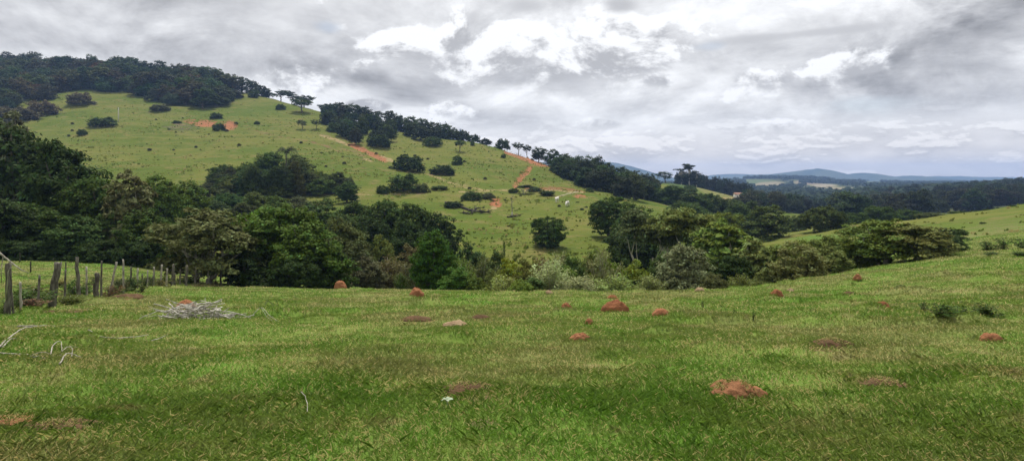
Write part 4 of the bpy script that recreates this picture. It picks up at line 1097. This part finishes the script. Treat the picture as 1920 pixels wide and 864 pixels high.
# cows: one continuous body each
def cow(px, by, flip, label, mat, lowered):
    Y = solve_Y(px, by, 120); X = X_of(px, Y); z = float(ground_z(X, Y)); s = flip
    pts = [(0, 0, 1.05), (-.55, 0, 1.08), (-.85, 0, 1.12), (.5, 0, 1.1), (.85, 0, 1.2 if not lowered else 1.0), (1.15, 0, 1.42 if not lowered else .62), (1.5, 0, 1.28 if not lowered else .30)]
    rad = [.40, .38, .30, .37, .24, .17, .11]; ed = [(0, 1), (1, 2), (0, 3), (3, 4), (4, 5), (5, 6)]
    for (bx, root) in ((-.8, 2), (.6, 3)):
        for sy in (-.2, .2):
            i = len(pts); pts += [(bx, sy, .78), (bx + (.07 if bx < 0 else -.02), sy, .42), (bx, sy, .0)]; rad += [.17, .085, .07]; ed += [(root, i), (i, i + 1), (i + 1, i + 2)]
    i = len(pts); pts += [(-1.08, 0, 1.1), (-1.14, 0, .55)]; rad += [.06, .045]; ed += [(2, i), (i, i + 1)]
    i = len(pts); pts += [(1.18, -.27, pts[5][2] + .06), (1.18, .27, pts[5][2] + .06)]; rad += [.05, .05]; ed += [(5, i), (5, i + 1)]
    me = bpy.data.meshes.new('cow'); me.from_pydata([(s * x, y, zz) for x, y, zz in pts], ed, []); me.materials.append(mat)
    o = link('cow', me, loc=(X, Y, z)); o.rotation_euler.z = 1.15
    m = o.modifiers.new('skin', 'SKIN'); 
    if not me.skin_vertices:
        import bmesh
        bm = bmesh.new(); bm.from_mesh(me); bm.verts.layers.skin.verify(); bm.to_mesh(me); bm.free()
    for k, sv in enumerate(me.skin_vertices[0].data): sv.radius = (rad[k], rad[k]); sv.use_root = (k == 0)
    m.use_smooth_shade = True; o.modifiers.new('sub', 'SUBSURF').render_levels = 2
    tag(o, label, 'cow'); return o
cw = newmat('white_hide'); p_ = position(); output(principled(mixc(smooth(noise(p_, 1.4, 2), .56, .6), (.68, .65, .58), (.62, .58, .5)), .8, .2).outputs[0])
cow(1044, 381, 1, 'white cow next to the dark round bush', cw, False); cow(1064, 388, -1, 'white cow standing lower on the open meadow', cw, True)
S('farbush', 1083, None, 378, 7, 'small dark clump of scrub right of the two white cows', DEEP, by=383, ymin=120)
S('farbush', 1091, None, 390, 8, 'small dark clump of scrub furthest right, near the round dark tree', DEEP, by=395, ymin=120)

# houses on the far ridge
wh = newmat('limewash'); output(principled((.72, .70, .65), .9, .1).outputs[0])
rt = newmat('roof_tiles'); output(principled((.26, .15, .10), .9, .1).outputs[0])
gl = newmat('dark_window'); output(principled((.03, .035, .04), .3, .5).outputs[0])
def box(g, x0, x1, y0, y1, z0, z1):
    V = [(x0, y0, z0), (x1, y0, z0), (x1, y1, z0), (x0, y1, z0), (x0, y0, z1), (x1, y0, z1), (x1, y1, z1), (x0, y1, z1)]
    g.add(V, [4] * 6, [0, 3, 2, 1, 4, 5, 6, 7, 0, 1, 5, 4, 1, 2, 6, 5, 2, 3, 7, 6, 3, 0, 4, 7])
def house(px, by, ymin, w, d, h, label, roofmat):
    Y = solve_Y(px, by, ymin); X = X_of(px, Y); z = float(ground_z(X, Y)) - .1
    t = link('house', None, loc=(X, Y, z)); tag(t, label, 'house')
    g = Geo(); box(g, -w / 2, w / 2, -d / 2, d / 2, 0, h)
    g.add([(-w / 2, -d / 2, h), (-w / 2, d / 2, h), (-w / 2, 0, h + 1.2), (w / 2, -d / 2, h), (w / 2, d / 2, h), (w / 2, 0, h + 1.2)], [3, 3], [0, 2, 1, 3, 4, 5])
    link('wall', g.mesh('wall', [wh]), t)
    g = Geo(); e = .45
    for s in (-1, 1):
        a = (h + 1.24); V = [(-w / 2 - e, 0, a), (w / 2 + e, 0, a), (w / 2 + e, s * (d / 2 + e), h - .12), (-w / 2 - e, s * (d / 2 + e), h - .12)]; V += [(x, y, zz + .12) for x, y, zz in V]
        g.add(V, [4] * 6, [0, 3, 2, 1, 4, 5, 6, 7, 0, 1, 5, 4, 1, 2, 6, 5, 2, 3, 7, 6, 3, 0, 4, 7])
    link('roof', g.mesh('roof', [roofmat]), t)
    for wx in (-w * .3, w * .28):
        g = Geo(); box(g, wx - .45, wx + .45, -d / 2 - .03, -d / 2 + .05, 1.0, 2.0); link('window', g.mesh('window', [gl]), t)
    g = Geo(); box(g, -.45, .45, -d / 2 - .04, -d / 2 + .05, 0, 2.1); link('door', g.mesh('door', [DARKWOOD]), t)
house(1386, 373, 380, 7, 5, 3.0, 'small white farmhouse at the foot of the far grassy ridge', rt)
house(1471, 392, 300, 5, 4, 2.6, 'tiny white hut right of the farmhouse in the valley trees', rt)
house(1450, 380, 400, 9, 4, 2.2, 'low pale shed with a light roof between the farmhouse and the hut', wh)

# ------------------------------------------------------------------ ground sheet
HUMP_PX = [(1518, 604, 44, 8, .10), (1345, 655, 60, 10, .10), (690, 632, 50, 8, .08), (755, 842, 40, 8, .05), (1495, 625, 60, 8, .06), (925, 800, 80, 15, .05), (1075, 560, 40, 5, .08), (600, 560, 60, 5, .08), (380, 536, 80, 8, .20)]
for (px, py, wp, dp, h) in HUMP_PX:
    Y = solve_Y(px, py); HUMPS.append((X_of(px, Y), Y, wp / F * Y / 2, .5, h))
NS, NR = 860, 1400
s = np.linspace(-1.32, 1.32, NS); rho = np.exp(np.linspace(math.log(2.0), math.log(6400), NR))
S_, R_ = np.meshgrid(s, rho); GX = S_ * R_; GY = R_ - 12.0
GZ = ground_z(GX, GY)
PXv = HX + F * GX / np.maximum(GY, 2); PYv = HY - F * GZ / np.maximum(GY, 2)
patch = np.zeros((NR, NS, 4), np.float32)
def paint(cx, cy, rx, ry, ang, y0, y1, col, a=1.0, pw=1.0):
    dx = PXv - cx; dy = PYv - cy; c_, s_ = math.cos(ang), math.sin(ang)
    u = (dx * c_ + dy * s_) / rx; v = (-dx * s_ + dy * c_) / ry
    m = np.clip(1.15 * (1 - .75 * (u * u + v * v) ** pw), 0, 1) * a * ((GY > y0) & (GY < y1))
    k = m > patch[..., 3]
    patch[k, 0:3] = col; patch[..., 3] = np.maximum(patch[..., 3], m)
def strip(pts, w, y0, y1, col, a=1.0):
    best = np.full(PXv.shape, 1e9)
    for (p, q) in zip(pts[:-1], pts[1:]):
        d = np.array(q, float) - p; L2 = (d ** 2).sum(); t = np.clip(((PXv - p[0]) * d[0] + (PYv - p[1]) * d[1]) / L2, 0, 1)
        best = np.minimum(best, (PXv - p[0] - t * d[0]) ** 2 + (PYv - p[1] - t * d[1]) ** 2)
    m = np.clip(1.1 * (1 - .75 * best / w ** 2), 0, .85) * a * ((GY > y0) & (GY < y1))
    k = m > patch[..., 3]; patch[k, 0:3] = col; patch[..., 3] = np.maximum(patch[..., 3], m)
SR = (.33, .135, .07); ST = (.33, .24, .12); SB = (.20, .13, .06); FT = (.23, .195, .125); FG = (.085, .115, .045); DG = (.05, .075, .03)
paint(386, 231, 24, 7, 0, 240, 420, SR); paint(428, 234, 20, 9, .1, 240, 420, SR); paint(356, 228, 16, 5, 0, 240, 420, SR, .7); paint(340, 238, 40, 9, 0, 240, 420, (.10, .09, .05), .65)
strip([(655, 270), (690, 284), (722, 300)], 5, 200, 330, SR); strip([(600, 252), (655, 272), (735, 302)], 3.5, 200, 330, ST, .8); strip([(455, 240), (520, 255), (600, 270), (640, 285)], 2.5, 200, 330, SB, .6)
strip([(730, 296), (800, 325), (850, 345), (905, 357)], 3.0, 200, 245, ST, .62)
paint(690, 300, 14, 3, .3, 200, 330, ST, .8); paint(660, 284, 30, 4, .3, 200, 330, SB, .6)
paint(1006, 301, 34, 9, .25, 230, 400, SR); paint(975, 292, 26, 6, .35, 230, 400, SR, .85); strip([(950, 283), (985, 295), (1030, 308)], 6, 230, 400, SR)
strip([(994, 314), (978, 330), (966, 346)], 6, 200, 380, SR, .85); paint(930, 379, 13, 9, .0, 120, 210, SR); paint(926, 390, 7, 8, .2, 120, 210, ST, .7)
strip([(985, 352), (1040, 352), (1100, 355), (1130, 358)], 3.2, 190, 240, (.22, .11, .05), .9); strip([(985, 357), (1040, 357), (1095, 361)], 2.0, 150, 240, ST, .8)
strip([(1040, 371), (1062, 364), (1082, 359)], 1.6, 120, 240, (.30, .25, .17), .9); paint(1088, 367, 16, 5, .1, 150, 230, SR, .75); strip([(860, 360), (930, 356), (985, 354)], 2.2, 180, 240, ST, .6)
strip([(580, 364), (640, 366), (720, 366), (800, 364)], 2.2, 150, 240, ST, .55)
strip([(1262, 338), (1300, 345), (1345, 356), (1400, 371), (1430, 381)], 3.5, 380, 520, (.34, .30, .20), .9); strip([(1390, 372), (1440, 382), (1475, 392)], 2.2, 300, 520, (.42, .38, .32), .9)
paint(1345, 362, 46, 10, .28, 300, 520, (.19, .185, .06), .8); paint(1362, 372, 40, 3, -.05, 300, 520, ST, .8); paint(1210, 354, 14, 7, .3, 300, 480, (.30, .25, .08), .9); paint(1215, 362, 8, 8, .3, 250, 480, (.34, .27, .10), .9)
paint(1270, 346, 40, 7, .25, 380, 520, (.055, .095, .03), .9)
for i, (cx, cy, rx, ry) in enumerate(FIELDS):
    paint(cx, cy, rx, ry, 0, 560, 4200, [FT, FG, (.24, .185, .125), FT, FG, (.26, .22, .16), FG, FG][i], 1.0, 2.0)
# woodland floor
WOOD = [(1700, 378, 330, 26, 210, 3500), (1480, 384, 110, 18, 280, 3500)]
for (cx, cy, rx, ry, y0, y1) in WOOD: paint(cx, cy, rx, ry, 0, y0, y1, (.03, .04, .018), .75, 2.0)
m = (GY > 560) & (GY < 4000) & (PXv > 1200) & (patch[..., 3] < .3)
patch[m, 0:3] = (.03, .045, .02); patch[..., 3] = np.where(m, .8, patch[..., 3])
paint(1860, 430, 90, 22, -.15, 60, 128, (.165, .16, .06), .45)
paint(1530, 446, 80, 7, -.05, 100, 135, (.10, .17, .03), .8)
# bare places in the meadow
for (cx, cy, rx, ry, col, a) in [(880, 738, 62, 18, (.17, .12, .06), .75), (60, 790, 120, 22, (.16, .085, .04), .7), (930, 795, 60, 14, (.19, .15, .075), .6), (342, 655, 60, 10, (.17, .13, .065), .6), (345, 790, 60, 12, (.17, .12, .06), .6), (150, 636, 50, 6, (.22, .14, .07), .6), (1650, 716, 70, 12, (.15, .10, .055), .7), (1560, 652, 60, 8, (.17, .11, .055), .7),
                                 (852, 608, 30, 5, (.26, .15, .08), .7), (782, 600, 40, 5, (.22, .14, .07), .7), (900, 598, 24, 4, (.24, .14, .07), .7), (240, 556, 36, 6, (.24, .13, .07), .8), (400, 535, 60, 5, (.16, .10, .06), .8), (60, 552, 100, 8, (.22, .17, .085), .6), (1590, 860, 40, 8, (.25, .14, .07), .7), (1330, 862, 60, 6, (.28, .15, .07), .7), (1380, 735, 60, 12, (.2, .12, .06), .6), (1310, 626, 50, 4, (.17, .14, .07), .55)]:
    paint(cx, cy, rx, ry, 0, 3, 60, col, a)
red = np.clip(patch[..., 0] / np.maximum(patch[..., 1], 1e-3) - 1.6, 0, 1) * patch[..., 3] * (GY > 100) * (GY < 420)
ter = np.clip((GY - 130) / 60, 0, 1) * (GY < 460) * (PXv < 1180) * np.clip(.5 + 2.2 * fbm(GX / 50, GY / 50, 81, 3), 0, 1)
GZ = GZ + .24 * ter * np.sin(GZ * 2.1 + 3.0 * fbm(GX / 30, GY / 30, 83, 3))
GZ = GZ - red * (1.0 + 1.2 * fbm(GX / 5, GY / 5, 61, 3))
idx = np.arange(NR * NS).reshape(NR, NS)
q = np.stack([idx[:-1, :-1], idx[:-1, 1:], idx[1:, 1:], idx[1:, :-1]], -1).reshape(-1, 4)
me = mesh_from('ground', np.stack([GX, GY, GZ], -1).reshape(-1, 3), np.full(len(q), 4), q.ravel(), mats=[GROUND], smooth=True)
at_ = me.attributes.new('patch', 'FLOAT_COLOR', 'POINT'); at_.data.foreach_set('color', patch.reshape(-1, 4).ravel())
gr = link('ground', me); gr['kind'] = 'structure'

# ------------------------------------------------------------------ grass
def grass(nb):
    r = np.random.default_rng(55)
    yy = np.exp(np.linspace(math.log(2.6), math.log(62), 600)); dens = yy * (yy / 4.0) ** -1.75
    cdf = np.cumsum(dens * np.gradient(yy)); cdf /= cdf[-1]
    Y = np.interp(r.random(nb), cdf, yy); X = r.uniform(-1.0, 1.0, nb) * (Y * .86 + .8)
    # tufts
    tx = r.normal(size=nb) * .03; X = np.where(r.random(nb) < .6, np.round(X / .11) * .11 + tx + .04 * np.sin(Y * 9), X)
    px = HX + F * X / Y; Z = ground_z(X, Y)
    keep = np.ones(nb, bool)
    vis = np.interp(px, [-100, 300, 450, 800, 960, 1300, 1400, 1500, 1600, 1920, 2000], [60, 56, 46, 42, 35, 33, 33, 34, 46, 62, 62]); keep &= Y < vis
    for (cx, cy, R) in CLEAR: keep &= ((X - cx) ** 2 + ((Y - cy) / .85) ** 2) > R * R * r.uniform(.75, 1.15, nb)
    hm = np.clip((fbm(X / 1.5, Y / 1.1, 51, 3) - .20) / .30, 0, 1)
    lush = fbm(X / 1.6, Y / 1.6, 41, 3) + hm * .9; dryn = fbm(X / 1.1 + 50, Y / 1.1, 43, 3)
    bare = np.clip((dryn - .22) * 4, 0, 1); keep &= r.random(nb) > bare * .6
    X, Y, Z, lush, dryn = X[keep], Y[keep], Z[keep], lush[keep], dryn[keep]
    big = np.zeros(len(X))
    # longer grass round the mounds
    ex, ey = [], []
    for (cx, cy, R, ring) in LONG:
        n = int((170 if ring else 60) * min(2.2, max(.6, R / .2))); a = r.uniform(0, 6.283, n); rad = R * (r.uniform(.85, 1.9 if ring else 1.25, n))
        ex.append(cx + rad * np.cos(a)); ey.append(cy + rad * np.sin(a) * .85)
    # small rank tufts that stand above the grazed turf
    for k in range(450):
        cy = math.exp(r.uniform(math.log(4), math.log(42))); cx = r.uniform(-.85, .85) * cy; n = int(r.uniform(10, 26)); rad = r.uniform(.03, .10) * min(1.6, max(1, cy / 10))
        ex.append(cx + r.normal(size=n) * rad * 1.5); ey.append(cy + r.normal(size=n) * rad)
    ex = np.concatenate(ex); ey = np.concatenate(ey)
    X = np.concatenate([X, ex]); Y = np.concatenate([Y, ey]); Z = np.concatenate([Z, ground_z(ex, ey)])
    lush = np.concatenate([lush, np.full(len(ex), .5)]); dryn = np.concatenate([dryn, np.zeros(len(ex))]); big = np.concatenate([big, np.ones(len(ex))])
    sx_, sy_, sz_ = [], [], []
    for (cx, cy, R, H) in STRAW:
        n = int(1500 * max(.6, R / .3)); a = r.uniform(0, 6.283, n); f = np.sqrt(r.random(n)) * 1.25; xx = cx + f * R * np.cos(a); yy_ = cy + f * R * np.sin(a) * .85
        sx_.append(xx); sy_.append(yy_); sz_.append(ground_z(xx, yy_) + np.clip(H * (1 - f ** 2.6), 0, None))
    ns_ = 0
    if sx_:
        sx_, sy_, sz_ = map(np.concatenate, (sx_, sy_, sz_)); ns_ = len(sx_)
        X = np.concatenate([X, sx_]); Y = np.concatenate([Y, sy_]); Z = np.concatenate([Z, sz_]); z0_ = np.zeros(ns_)
        lush = np.concatenate([lush, z0_ - .3]); dryn = np.concatenate([dryn, z0_ + 1.0]); big = np.concatenate([big, z0_])
    n = len(X)
    h = (.022 + .022 * np.clip(lush + .35, 0, 1)) * r.uniform(.5, 1.6, n) * np.clip(Y / 12, 1, 1.3) * (1 + .25 * big)
    w = r.uniform(.0018, .0038, n) * np.clip(Y / 4.5, 1, 14)
    a = r.uniform(0, 6.283, n); bend = r.uniform(.3, 1.7, n) * h
    dx, dy = np.cos(a), np.sin(a); b2 = r.uniform(0, 6.283, n); sx, sy = -np.sin(a) * .8 + .2 * np.cos(b2), np.cos(a) * .8
    base = np.stack([X, Y, Z + .002], 1); side = np.stack([sx * w, sy * w, 0 * w], 1)
    mid = base + np.stack([dx * bend * .3, dy * bend * .3, h * .62], 1); tip = base + np.stack([dx * bend, dy * bend, h], 1)
    V = np.stack([base - side, base + side, mid + side * .8, tip, mid - side * .8], 1).reshape(-1, 3)
    tone = r.random(n) ** 1.15 * .8
    dry = r.random(n) < np.clip(.10 + .5 * np.clip(dryn + .05, 0, 1) - .1 * lush, .03, .5)
    tone = np.where(dry, .88 + .1 * r.random(n), tone); tone = np.where(big[:n] > 0, tone * .85, tone)
    if ns_: tone[-ns_:] = np.where(r.random(ns_) < .6, .8 + .2 * r.random(ns_), .15 * r.random(ns_))
    me = mesh_from('grass', V, np.full(n, 5), np.arange(5 * n), mats=[BLADE], tone=tone)
    o = link('grass', me); o['kind'] = 'stuff'; o['label'] = 'short cropped pasture grass over the meadow'; o['category'] = 'grass'
grass(680000)
def hill_tufts(nt):
    r = np.random.default_rng(66)
    Y = np.exp(r.uniform(math.log(58), math.log(430), nt)); px = r.uniform(-60, 1980, nt); X = (px - HX) / F * Y
    cl = fbm(X / 9, Y / 14, 71, 3) + .5 * fbm(X / 40, Y / 60, 75, 2)
    keep = (r.random(nt) < np.clip(.35 + 1.6 * cl, .06, 1) * np.where(Y < 210, .35, 1)) & ((px < 1180) | (px > 1640) & (Y < 128) & (r.random(nt) < .15)) & ~((px > 1180) & (Y > 130))
    X, Y = X[keep], Y[keep]; n = len(X); Z = ground_z(X, Y)
    k = 3; X, Y, Z = (np.repeat(v, k) for v in (X, Y, Z)); n = len(X)
    sz = np.repeat(r.uniform(.14, .42, n // k) * r.choice([1, 1, 1, 1.8], n // k), k); a = r.uniform(0, 6.283, n)
    X = X + r.normal(size=n) * sz * .5; Y = Y + r.normal(size=n) * sz * .5
    base = np.stack([X, Y, Z - .03], 1); side = np.stack([np.cos(a) * sz * .55, np.sin(a) * sz * .3, 0 * a], 1); up = np.stack([r.normal(size=n) * sz * .3, -sz * r.uniform(.1, .5, n), sz * r.uniform(.5, 1.0, n)], 1)
    V = np.stack([base - side, base + side, base + side * .7 + up * .7, base + up, base - side * .7 + up * .7], 1).reshape(-1, 3)
    tone = np.repeat(np.where(r.random(n // k) < .22, .9, .15 + r.random(n // k) * .55), k)
    o = link('rough_grass', mesh_from('rough_grass', V, np.full(n, 5), np.arange(5 * n), mats=[TUFT], tone=tone)); o['kind'] = 'stuff'; o['label'] = 'rough grass tussocks over the far slopes'; o['category'] = 'grass'
hill_tufts(80000)
rr = random.Random(44)
for k in range(46):
    while True:
        px, py = rr.uniform(120, 1110), rr.uniform(215, 470)
        lo = np.interp(px, [120, 300, 400, 640, 860, 900, 1110], [290, 318, 300, 340, 370, 460, 465]); hi = np.interp(px, [120, 440, 600, 960, 1110], [225, 200, 250, 310, 350])
        if hi < py < lo: break
    Y = solve_Y(px, py, 75, 480); sz = rr.uniform(3, 8) / F * Y
    plant('farbush', px, Y, 0, 0, 'tiny dark scrubby bush dotted on the open hillside pasture', 'scrub_bush', 'shrub', jit((.04, .05, .018), .3), 'tiny bushes dotted over the hillside', h=sz * .6, wm=sz)

# ------------------------------------------------------------------ blue mountains far away
MT = newmat('mountain_forest'); pp = position(); mn = noise(pp, .004, 6, .6)
output(principled(mixc(smooth(mn, .4, .6), (.035, .055, .03), (.075, .09, .045)), 1, .05).outputs[0])
def mountain(prof, Y0, depth, name):
    pxs = np.linspace(prof[0][0], prof[-1][0], 420); top = np.interp(pxs, [a for a, b in prof], [b for a, b in prof])
    k = np.exp(-.5 * (np.arange(-9, 10) / 4.0) ** 2); k /= k.sum(); top = np.convolve(np.pad(top, 9, 'edge'), k, 'valid')
    ny = 30; V = []
    for j in range(ny):
        f = j / (ny - 1); Yj = Y0 + (f - .5) * depth; prof_f = math.sin(math.pi * f) ** .8
        X = (pxs - HX) / F * Y0 * (1 + (f - .5) * .02)
        hz = (HY - top) / F * Y0
        z = -25 + (hz + 25 + 22 * fbm(X / 420, np.full_like(X, Yj) / 420, 3, 5) * (1 - .6 * prof_f) + 5 * fbm(X / 60, np.full_like(X, Yj / 60), 8, 2)) * prof_f
        V.append(np.stack([X, np.full_like(X, Yj), z], 1))
    V = np.concatenate(V); n = len(pxs); idx = np.arange(n * ny).reshape(ny, n)
    q = np.stack([idx[:-1, :-1], idx[:-1, 1:], idx[1:, 1:], idx[1:, :-1]], -1).reshape(-1, 4)
    o = link(name, mesh_from(name, V, np.full(len(q), 4), q.ravel(), mats=[MT], smooth=True)); o['kind'] = 'structure'
mountain([(900, 318), (1000, 305), (1110, 301), (1150, 305), (1185, 313), (1225, 325), (1262, 336)], 4700, 900, 'mountain')
mountain([(1400, 340), (1430, 330), (1470, 325), (1500, 321), (1530, 316), (1548, 319), (1575, 326), (1595, 327), (1612, 323.5), (1632, 325), (1655, 331), (1680, 333), (1705, 329.5), (1730, 332), (1760, 336), (1790, 341)], 4700, 900, 'mountain')
mountain([(1180, 336), (1300, 333), (1335, 327), (1370, 325.5), (1410, 328), (1450, 327), (1500, 330), (1700, 333), (1760, 330), (1850, 332), (2100, 333)], 5700, 900, 'mountain')

# ------------------------------------------------------------------ air
b = Geo(); box(b, -8800, 8800, -40, 6500, -95, 150)
hz = link('haze', b.mesh('haze', [])); hm = bpy.data.materials.new('haze'); hm.use_nodes = True; hm.node_tree.nodes.clear(); E.nt = hm.node_tree
vp = E.nt.nodes.new('ShaderNodeVolumePrincipled'); vp.inputs['Color'].default_value = (.36, .56, 1.0, 1); vp.inputs['Density'].default_value = .00015; vp.inputs['Anisotropy'].default_value = .1
oo = E.nt.nodes.new('ShaderNodeOutputMaterial'); E.nt.links.new(vp.outputs[0], oo.inputs['Volume'])
hz.data.materials.append(hm); hz['kind'] = 'stuff'; hz['label'] = 'thin pale air haze over the valley'; hz['category'] = 'haze'

# ------------------------------------------------------------------ sky
SUN_EL, SUN_AZ = math.radians(62), math.radians(-8)     # azimuth from straight ahead, positive to the right
w = bpy.data.worlds.new('World'); sc.world = w; w.use_nodes = True; E.nt = w.node_tree; E.nt.nodes.clear()
tc = E.nt.nodes.new('ShaderNodeTexCoord'); sp = E.nt.nodes.new('ShaderNodeSeparateXYZ'); E.nt.links.new(tc.outputs['Generated'], sp.inputs[0])
x, y, z = (E(sp.outputs[i]) for i in range(3))
rad = E.m('SQRT', x * x + y * y + 1e-5); az = E.m('ARCTAN2', x, y); t = z / rad
def plane(dt=0.0):
    qd = 1.0 / (E.m('MAXIMUM', t + dt, 0.0) + .19); return comb(x / rad * qd, y / rad * qd, 0.0)
P1, P2 = plane(), plane(.035)
n1 = noise(P1, 1.5, 9, .6, .3); n2 = noise(P2, 1.5, 9, .6, .3)
big = noise(P1, .6, 3, .5, .3)
lum = .72 - (n1 - .5) * .9 + (n1 - n2) * 1.6 - (big - .5) * .8
Q1 = comb(az * 1.0, t * 1.5, .37); Q2 = comb(az * 1.0, (t + .022) * 1.5, .37); Q3 = comb(az * 1.0, (t + .06) * 1.5, .37)
b1 = noise(Q1, 6.5, 10, .62, .25); b2 = noise(Q2, 6.5, 10, .62, .25); b3 = noise(Q3, 6.5, 5, .6, .25)
f1 = noise(comb(az * .55, t * 2.2, 1.7), 9, 8, .6, .6)
def sky_at(px, py):
    u = (px - HX) / F; v = (HY - py) / F; a = math.atan(u); return a, v * math.cos(a)
def bell(px, py, rx, ry):
    a0, t0 = sky_at(px, py); dx = (az - a0) * (1 / (rx / F)); dy = (t - t0) * (1 / (ry / F))
    return E.m('EXPONENT', (dx * dx + dy * dy) * -1.0), dy
def blob(px, py, rx, ry, nz=1.5, lo=.0, hi=.5, src=None):
    g_, dy = bell(px, py, rx, ry)
    return smooth(g_ + ((src or b1) - .5) * nz, lo + .25, hi + .25), dy
col = lum
# wide grey sheets, then lighter ones
for (px, py, rx, ry, val, k, nz) in [(120, 60, 430, 120, .54, .8, 1.0), (700, 130, 270, 50, .50, .75, 1.6), (430, 110, 220, 60, .50, .6, 1.3), (1850, 5, 220, 95, .40, .9, 1.6), (1730, 160, 300, 70, .44, .95, 1.5), (1660, 195, 190, 26, .38, .7, 1.2), (1250, 20, 360, 70, .80, .8, 1.3), (1420, 205, 170, 60, .74, .7, 1.4), (1340, 130, 110, 60, .76, .7, 1.3), (560, 165, 120, 32, .80, .8, 1.6), (900, 40, 180, 70, .74, .7, 1.4), (1600, 40, 160, 50, .80, .7, 1.3)]:
    m, dy = blob(px, py, rx, ry, nz, -.1, .6, b1)
    col = col + (val + (b1 - b2) * 1.1 + (n1 - n2) * .5 - col) * (m * k)
# cumulus heads: white lit tops over grey bases, grown from one billowing field
cum = None; hgt = None
for (px, py, rx, ry) in [(1180, 95, 140, 85), (930, 92, 165, 72), (1060, 150, 190, 55), (1235, 165, 60, 42), (780, 85, 70, 34), (560, 150, 90, 32), (700, 200, 70, 20), (840, 208, 50, 26), (1425, 150, 70, 32), (1560, 130, 80, 26), (1120, 235, 80, 16), (1480, 235, 60, 14)]:
    g_, dy = bell(px, py, rx, ry)
    cum = g_ if cum is None else E.m('MAXIMUM', cum, g_)
    hgt = dy * g_ if hgt is None else hgt + dy * g_
field = cum + (b1 - .5) * 2.8
m = smooth(field, .40, .66)
lit = smooth(hgt * .55 + (b1 - b2) * 6.5 + (b1 - b3) * 4.0, -.75, .75)
v_ = .46 + .54 * lit
soft = smooth(hgt, -.75, -.1)
col = col + (v_ - col) * (m * (.35 + .65 * soft))
# thin dark streak and small dark shreds
for (px, py, rx, ry, val) in [(1400, 76, 90, 14, .50), (1530, 62, 130, 10, .52), (1165, 10, 40, 22, .46), (985, 12, 60, 20, .48)]:
    m, dy = blob(px, py, rx, ry, 1.6, .1, .8); col = col + (val - col) * (m * .8)
# flat bands low over the horizon
low = smooth(t, .125, .045)
def lown(dt, sc_, det): return noise(comb(az * 2.1, (t + dt) * 6.6, 3.3), sc_, det, .62, .2)
lb, lb2, lb3 = lown(0, 4.2, 9), lown(.005, 4.2, 9), lown(.015, 4.2, 4)
base_ = .70 - (lb - .5) * .8
puff = smooth(lb, .48, .54)
pv = .60 + .32 * smooth((lb - lb2) * 5.0 + (lb - lb3) * 3.0, -.35, .5)
lowc = base_ + (pv - base_) * puff
col = col + (lowc + .02 - col) * (low * .85)
col = E.m('MINIMUM', E.m('MAXIMUM', col, .22), .92)
tint = mixc(smooth(col, .3, .9), (.975, .975, 1.0), (.985, .992, 1.0))
tint = mixc(smooth(t, .10, .0), tint, (1.10, 1.0, .88))
mul = E.nt.nodes.new('ShaderNodeVectorMath'); mul.operation = 'SCALE'; E.nt.links.new(tint.x, mul.inputs[0]); E.nt.links.new((col * 11.8).x, mul.inputs['Scale'])
sky = E.nt.nodes.new('ShaderNodeTexSky'); sky.sky_type = 'NISHITA'; sky.sun_disc = False; sky.sun_elevation = SUN_EL; sky.sun_rotation = SUN_AZ
hole = None
for (px, py, rx, ry) in [(612, 52, 26, 14), (1640, 196, 100, 22), (1330, 88, 40, 12)]:
    m, dy = blob(px, py, rx, ry, 1.8, .1, 1.0); hole = m if hole is None else E.m('MAXIMUM', hole, m)
final = mixc(hole * .35, E(mul.outputs[0]), E(sky.outputs[0]))
bg = E.nt.nodes.new('ShaderNodeBackground'); E.nt.links.new(final.x, bg.inputs[0]); bg.inputs[1].default_value = .1
wo = E.nt.nodes.new('ShaderNodeOutputWorld'); E.nt.links.new(bg.outputs[0], wo.inputs[0])
w.cycles.sampling_method = 'MANUAL'; w.cycles.sample_map_resolution = 512

# ------------------------------------------------------------------ sun, camera, render settings
sl = bpy.data.lights.new('sun', 'SUN'); sl.energy = 4.6; sl.angle = math.radians(4); sl.color = (1, .96, .90)
so = bpy.data.objects.new('sun', sl); C.objects.link(so)
d = Vector((math.sin(SUN_AZ) * math.cos(SUN_EL), math.cos(SUN_AZ) * math.cos(SUN_EL), math.sin(SUN_EL)))
so.rotation_euler = d.to_track_quat('Z', 'Y').to_euler(); so.location = d * 50
cam = bpy.data.cameras.new('camera'); co = bpy.data.objects.new('camera', cam); C.objects.link(co)
cam.sensor_width = 36; cam.lens = 36 * F / 1920; cam.shift_y = -(432 - HY) / 1920; cam.clip_start = .1; cam.clip_end = 20000
co.location = (0, 0, 0); co.rotation_euler = (math.radians(90), 0, 0); sc.camera = co
vs = sc.view_settings; vs.view_transform = 'Standard'; vs.look = 'None'; vs.exposure = 0; vs.gamma = 1; vs.use_curve_mapping = False
sc.render.engine = 'CYCLES'
cy = sc.cycles; cy.max_bounces = 5; cy.diffuse_bounces = 3; cy.glossy_bounces = 1; cy.transmission_bounces = 3; cy.volume_bounces = 0; cy.transparent_max_bounces = 4
cy.use_denoising = True; cy.denoiser = 'OPENIMAGEDENOISE'; cy.denoising_input_passes = 'RGB_ALBEDO_NORMAL'
cy.sample_clamp_indirect = 4; cy.caustics_reflective = False; cy.caustics_refractive = False
cy.use_adaptive_sampling = False
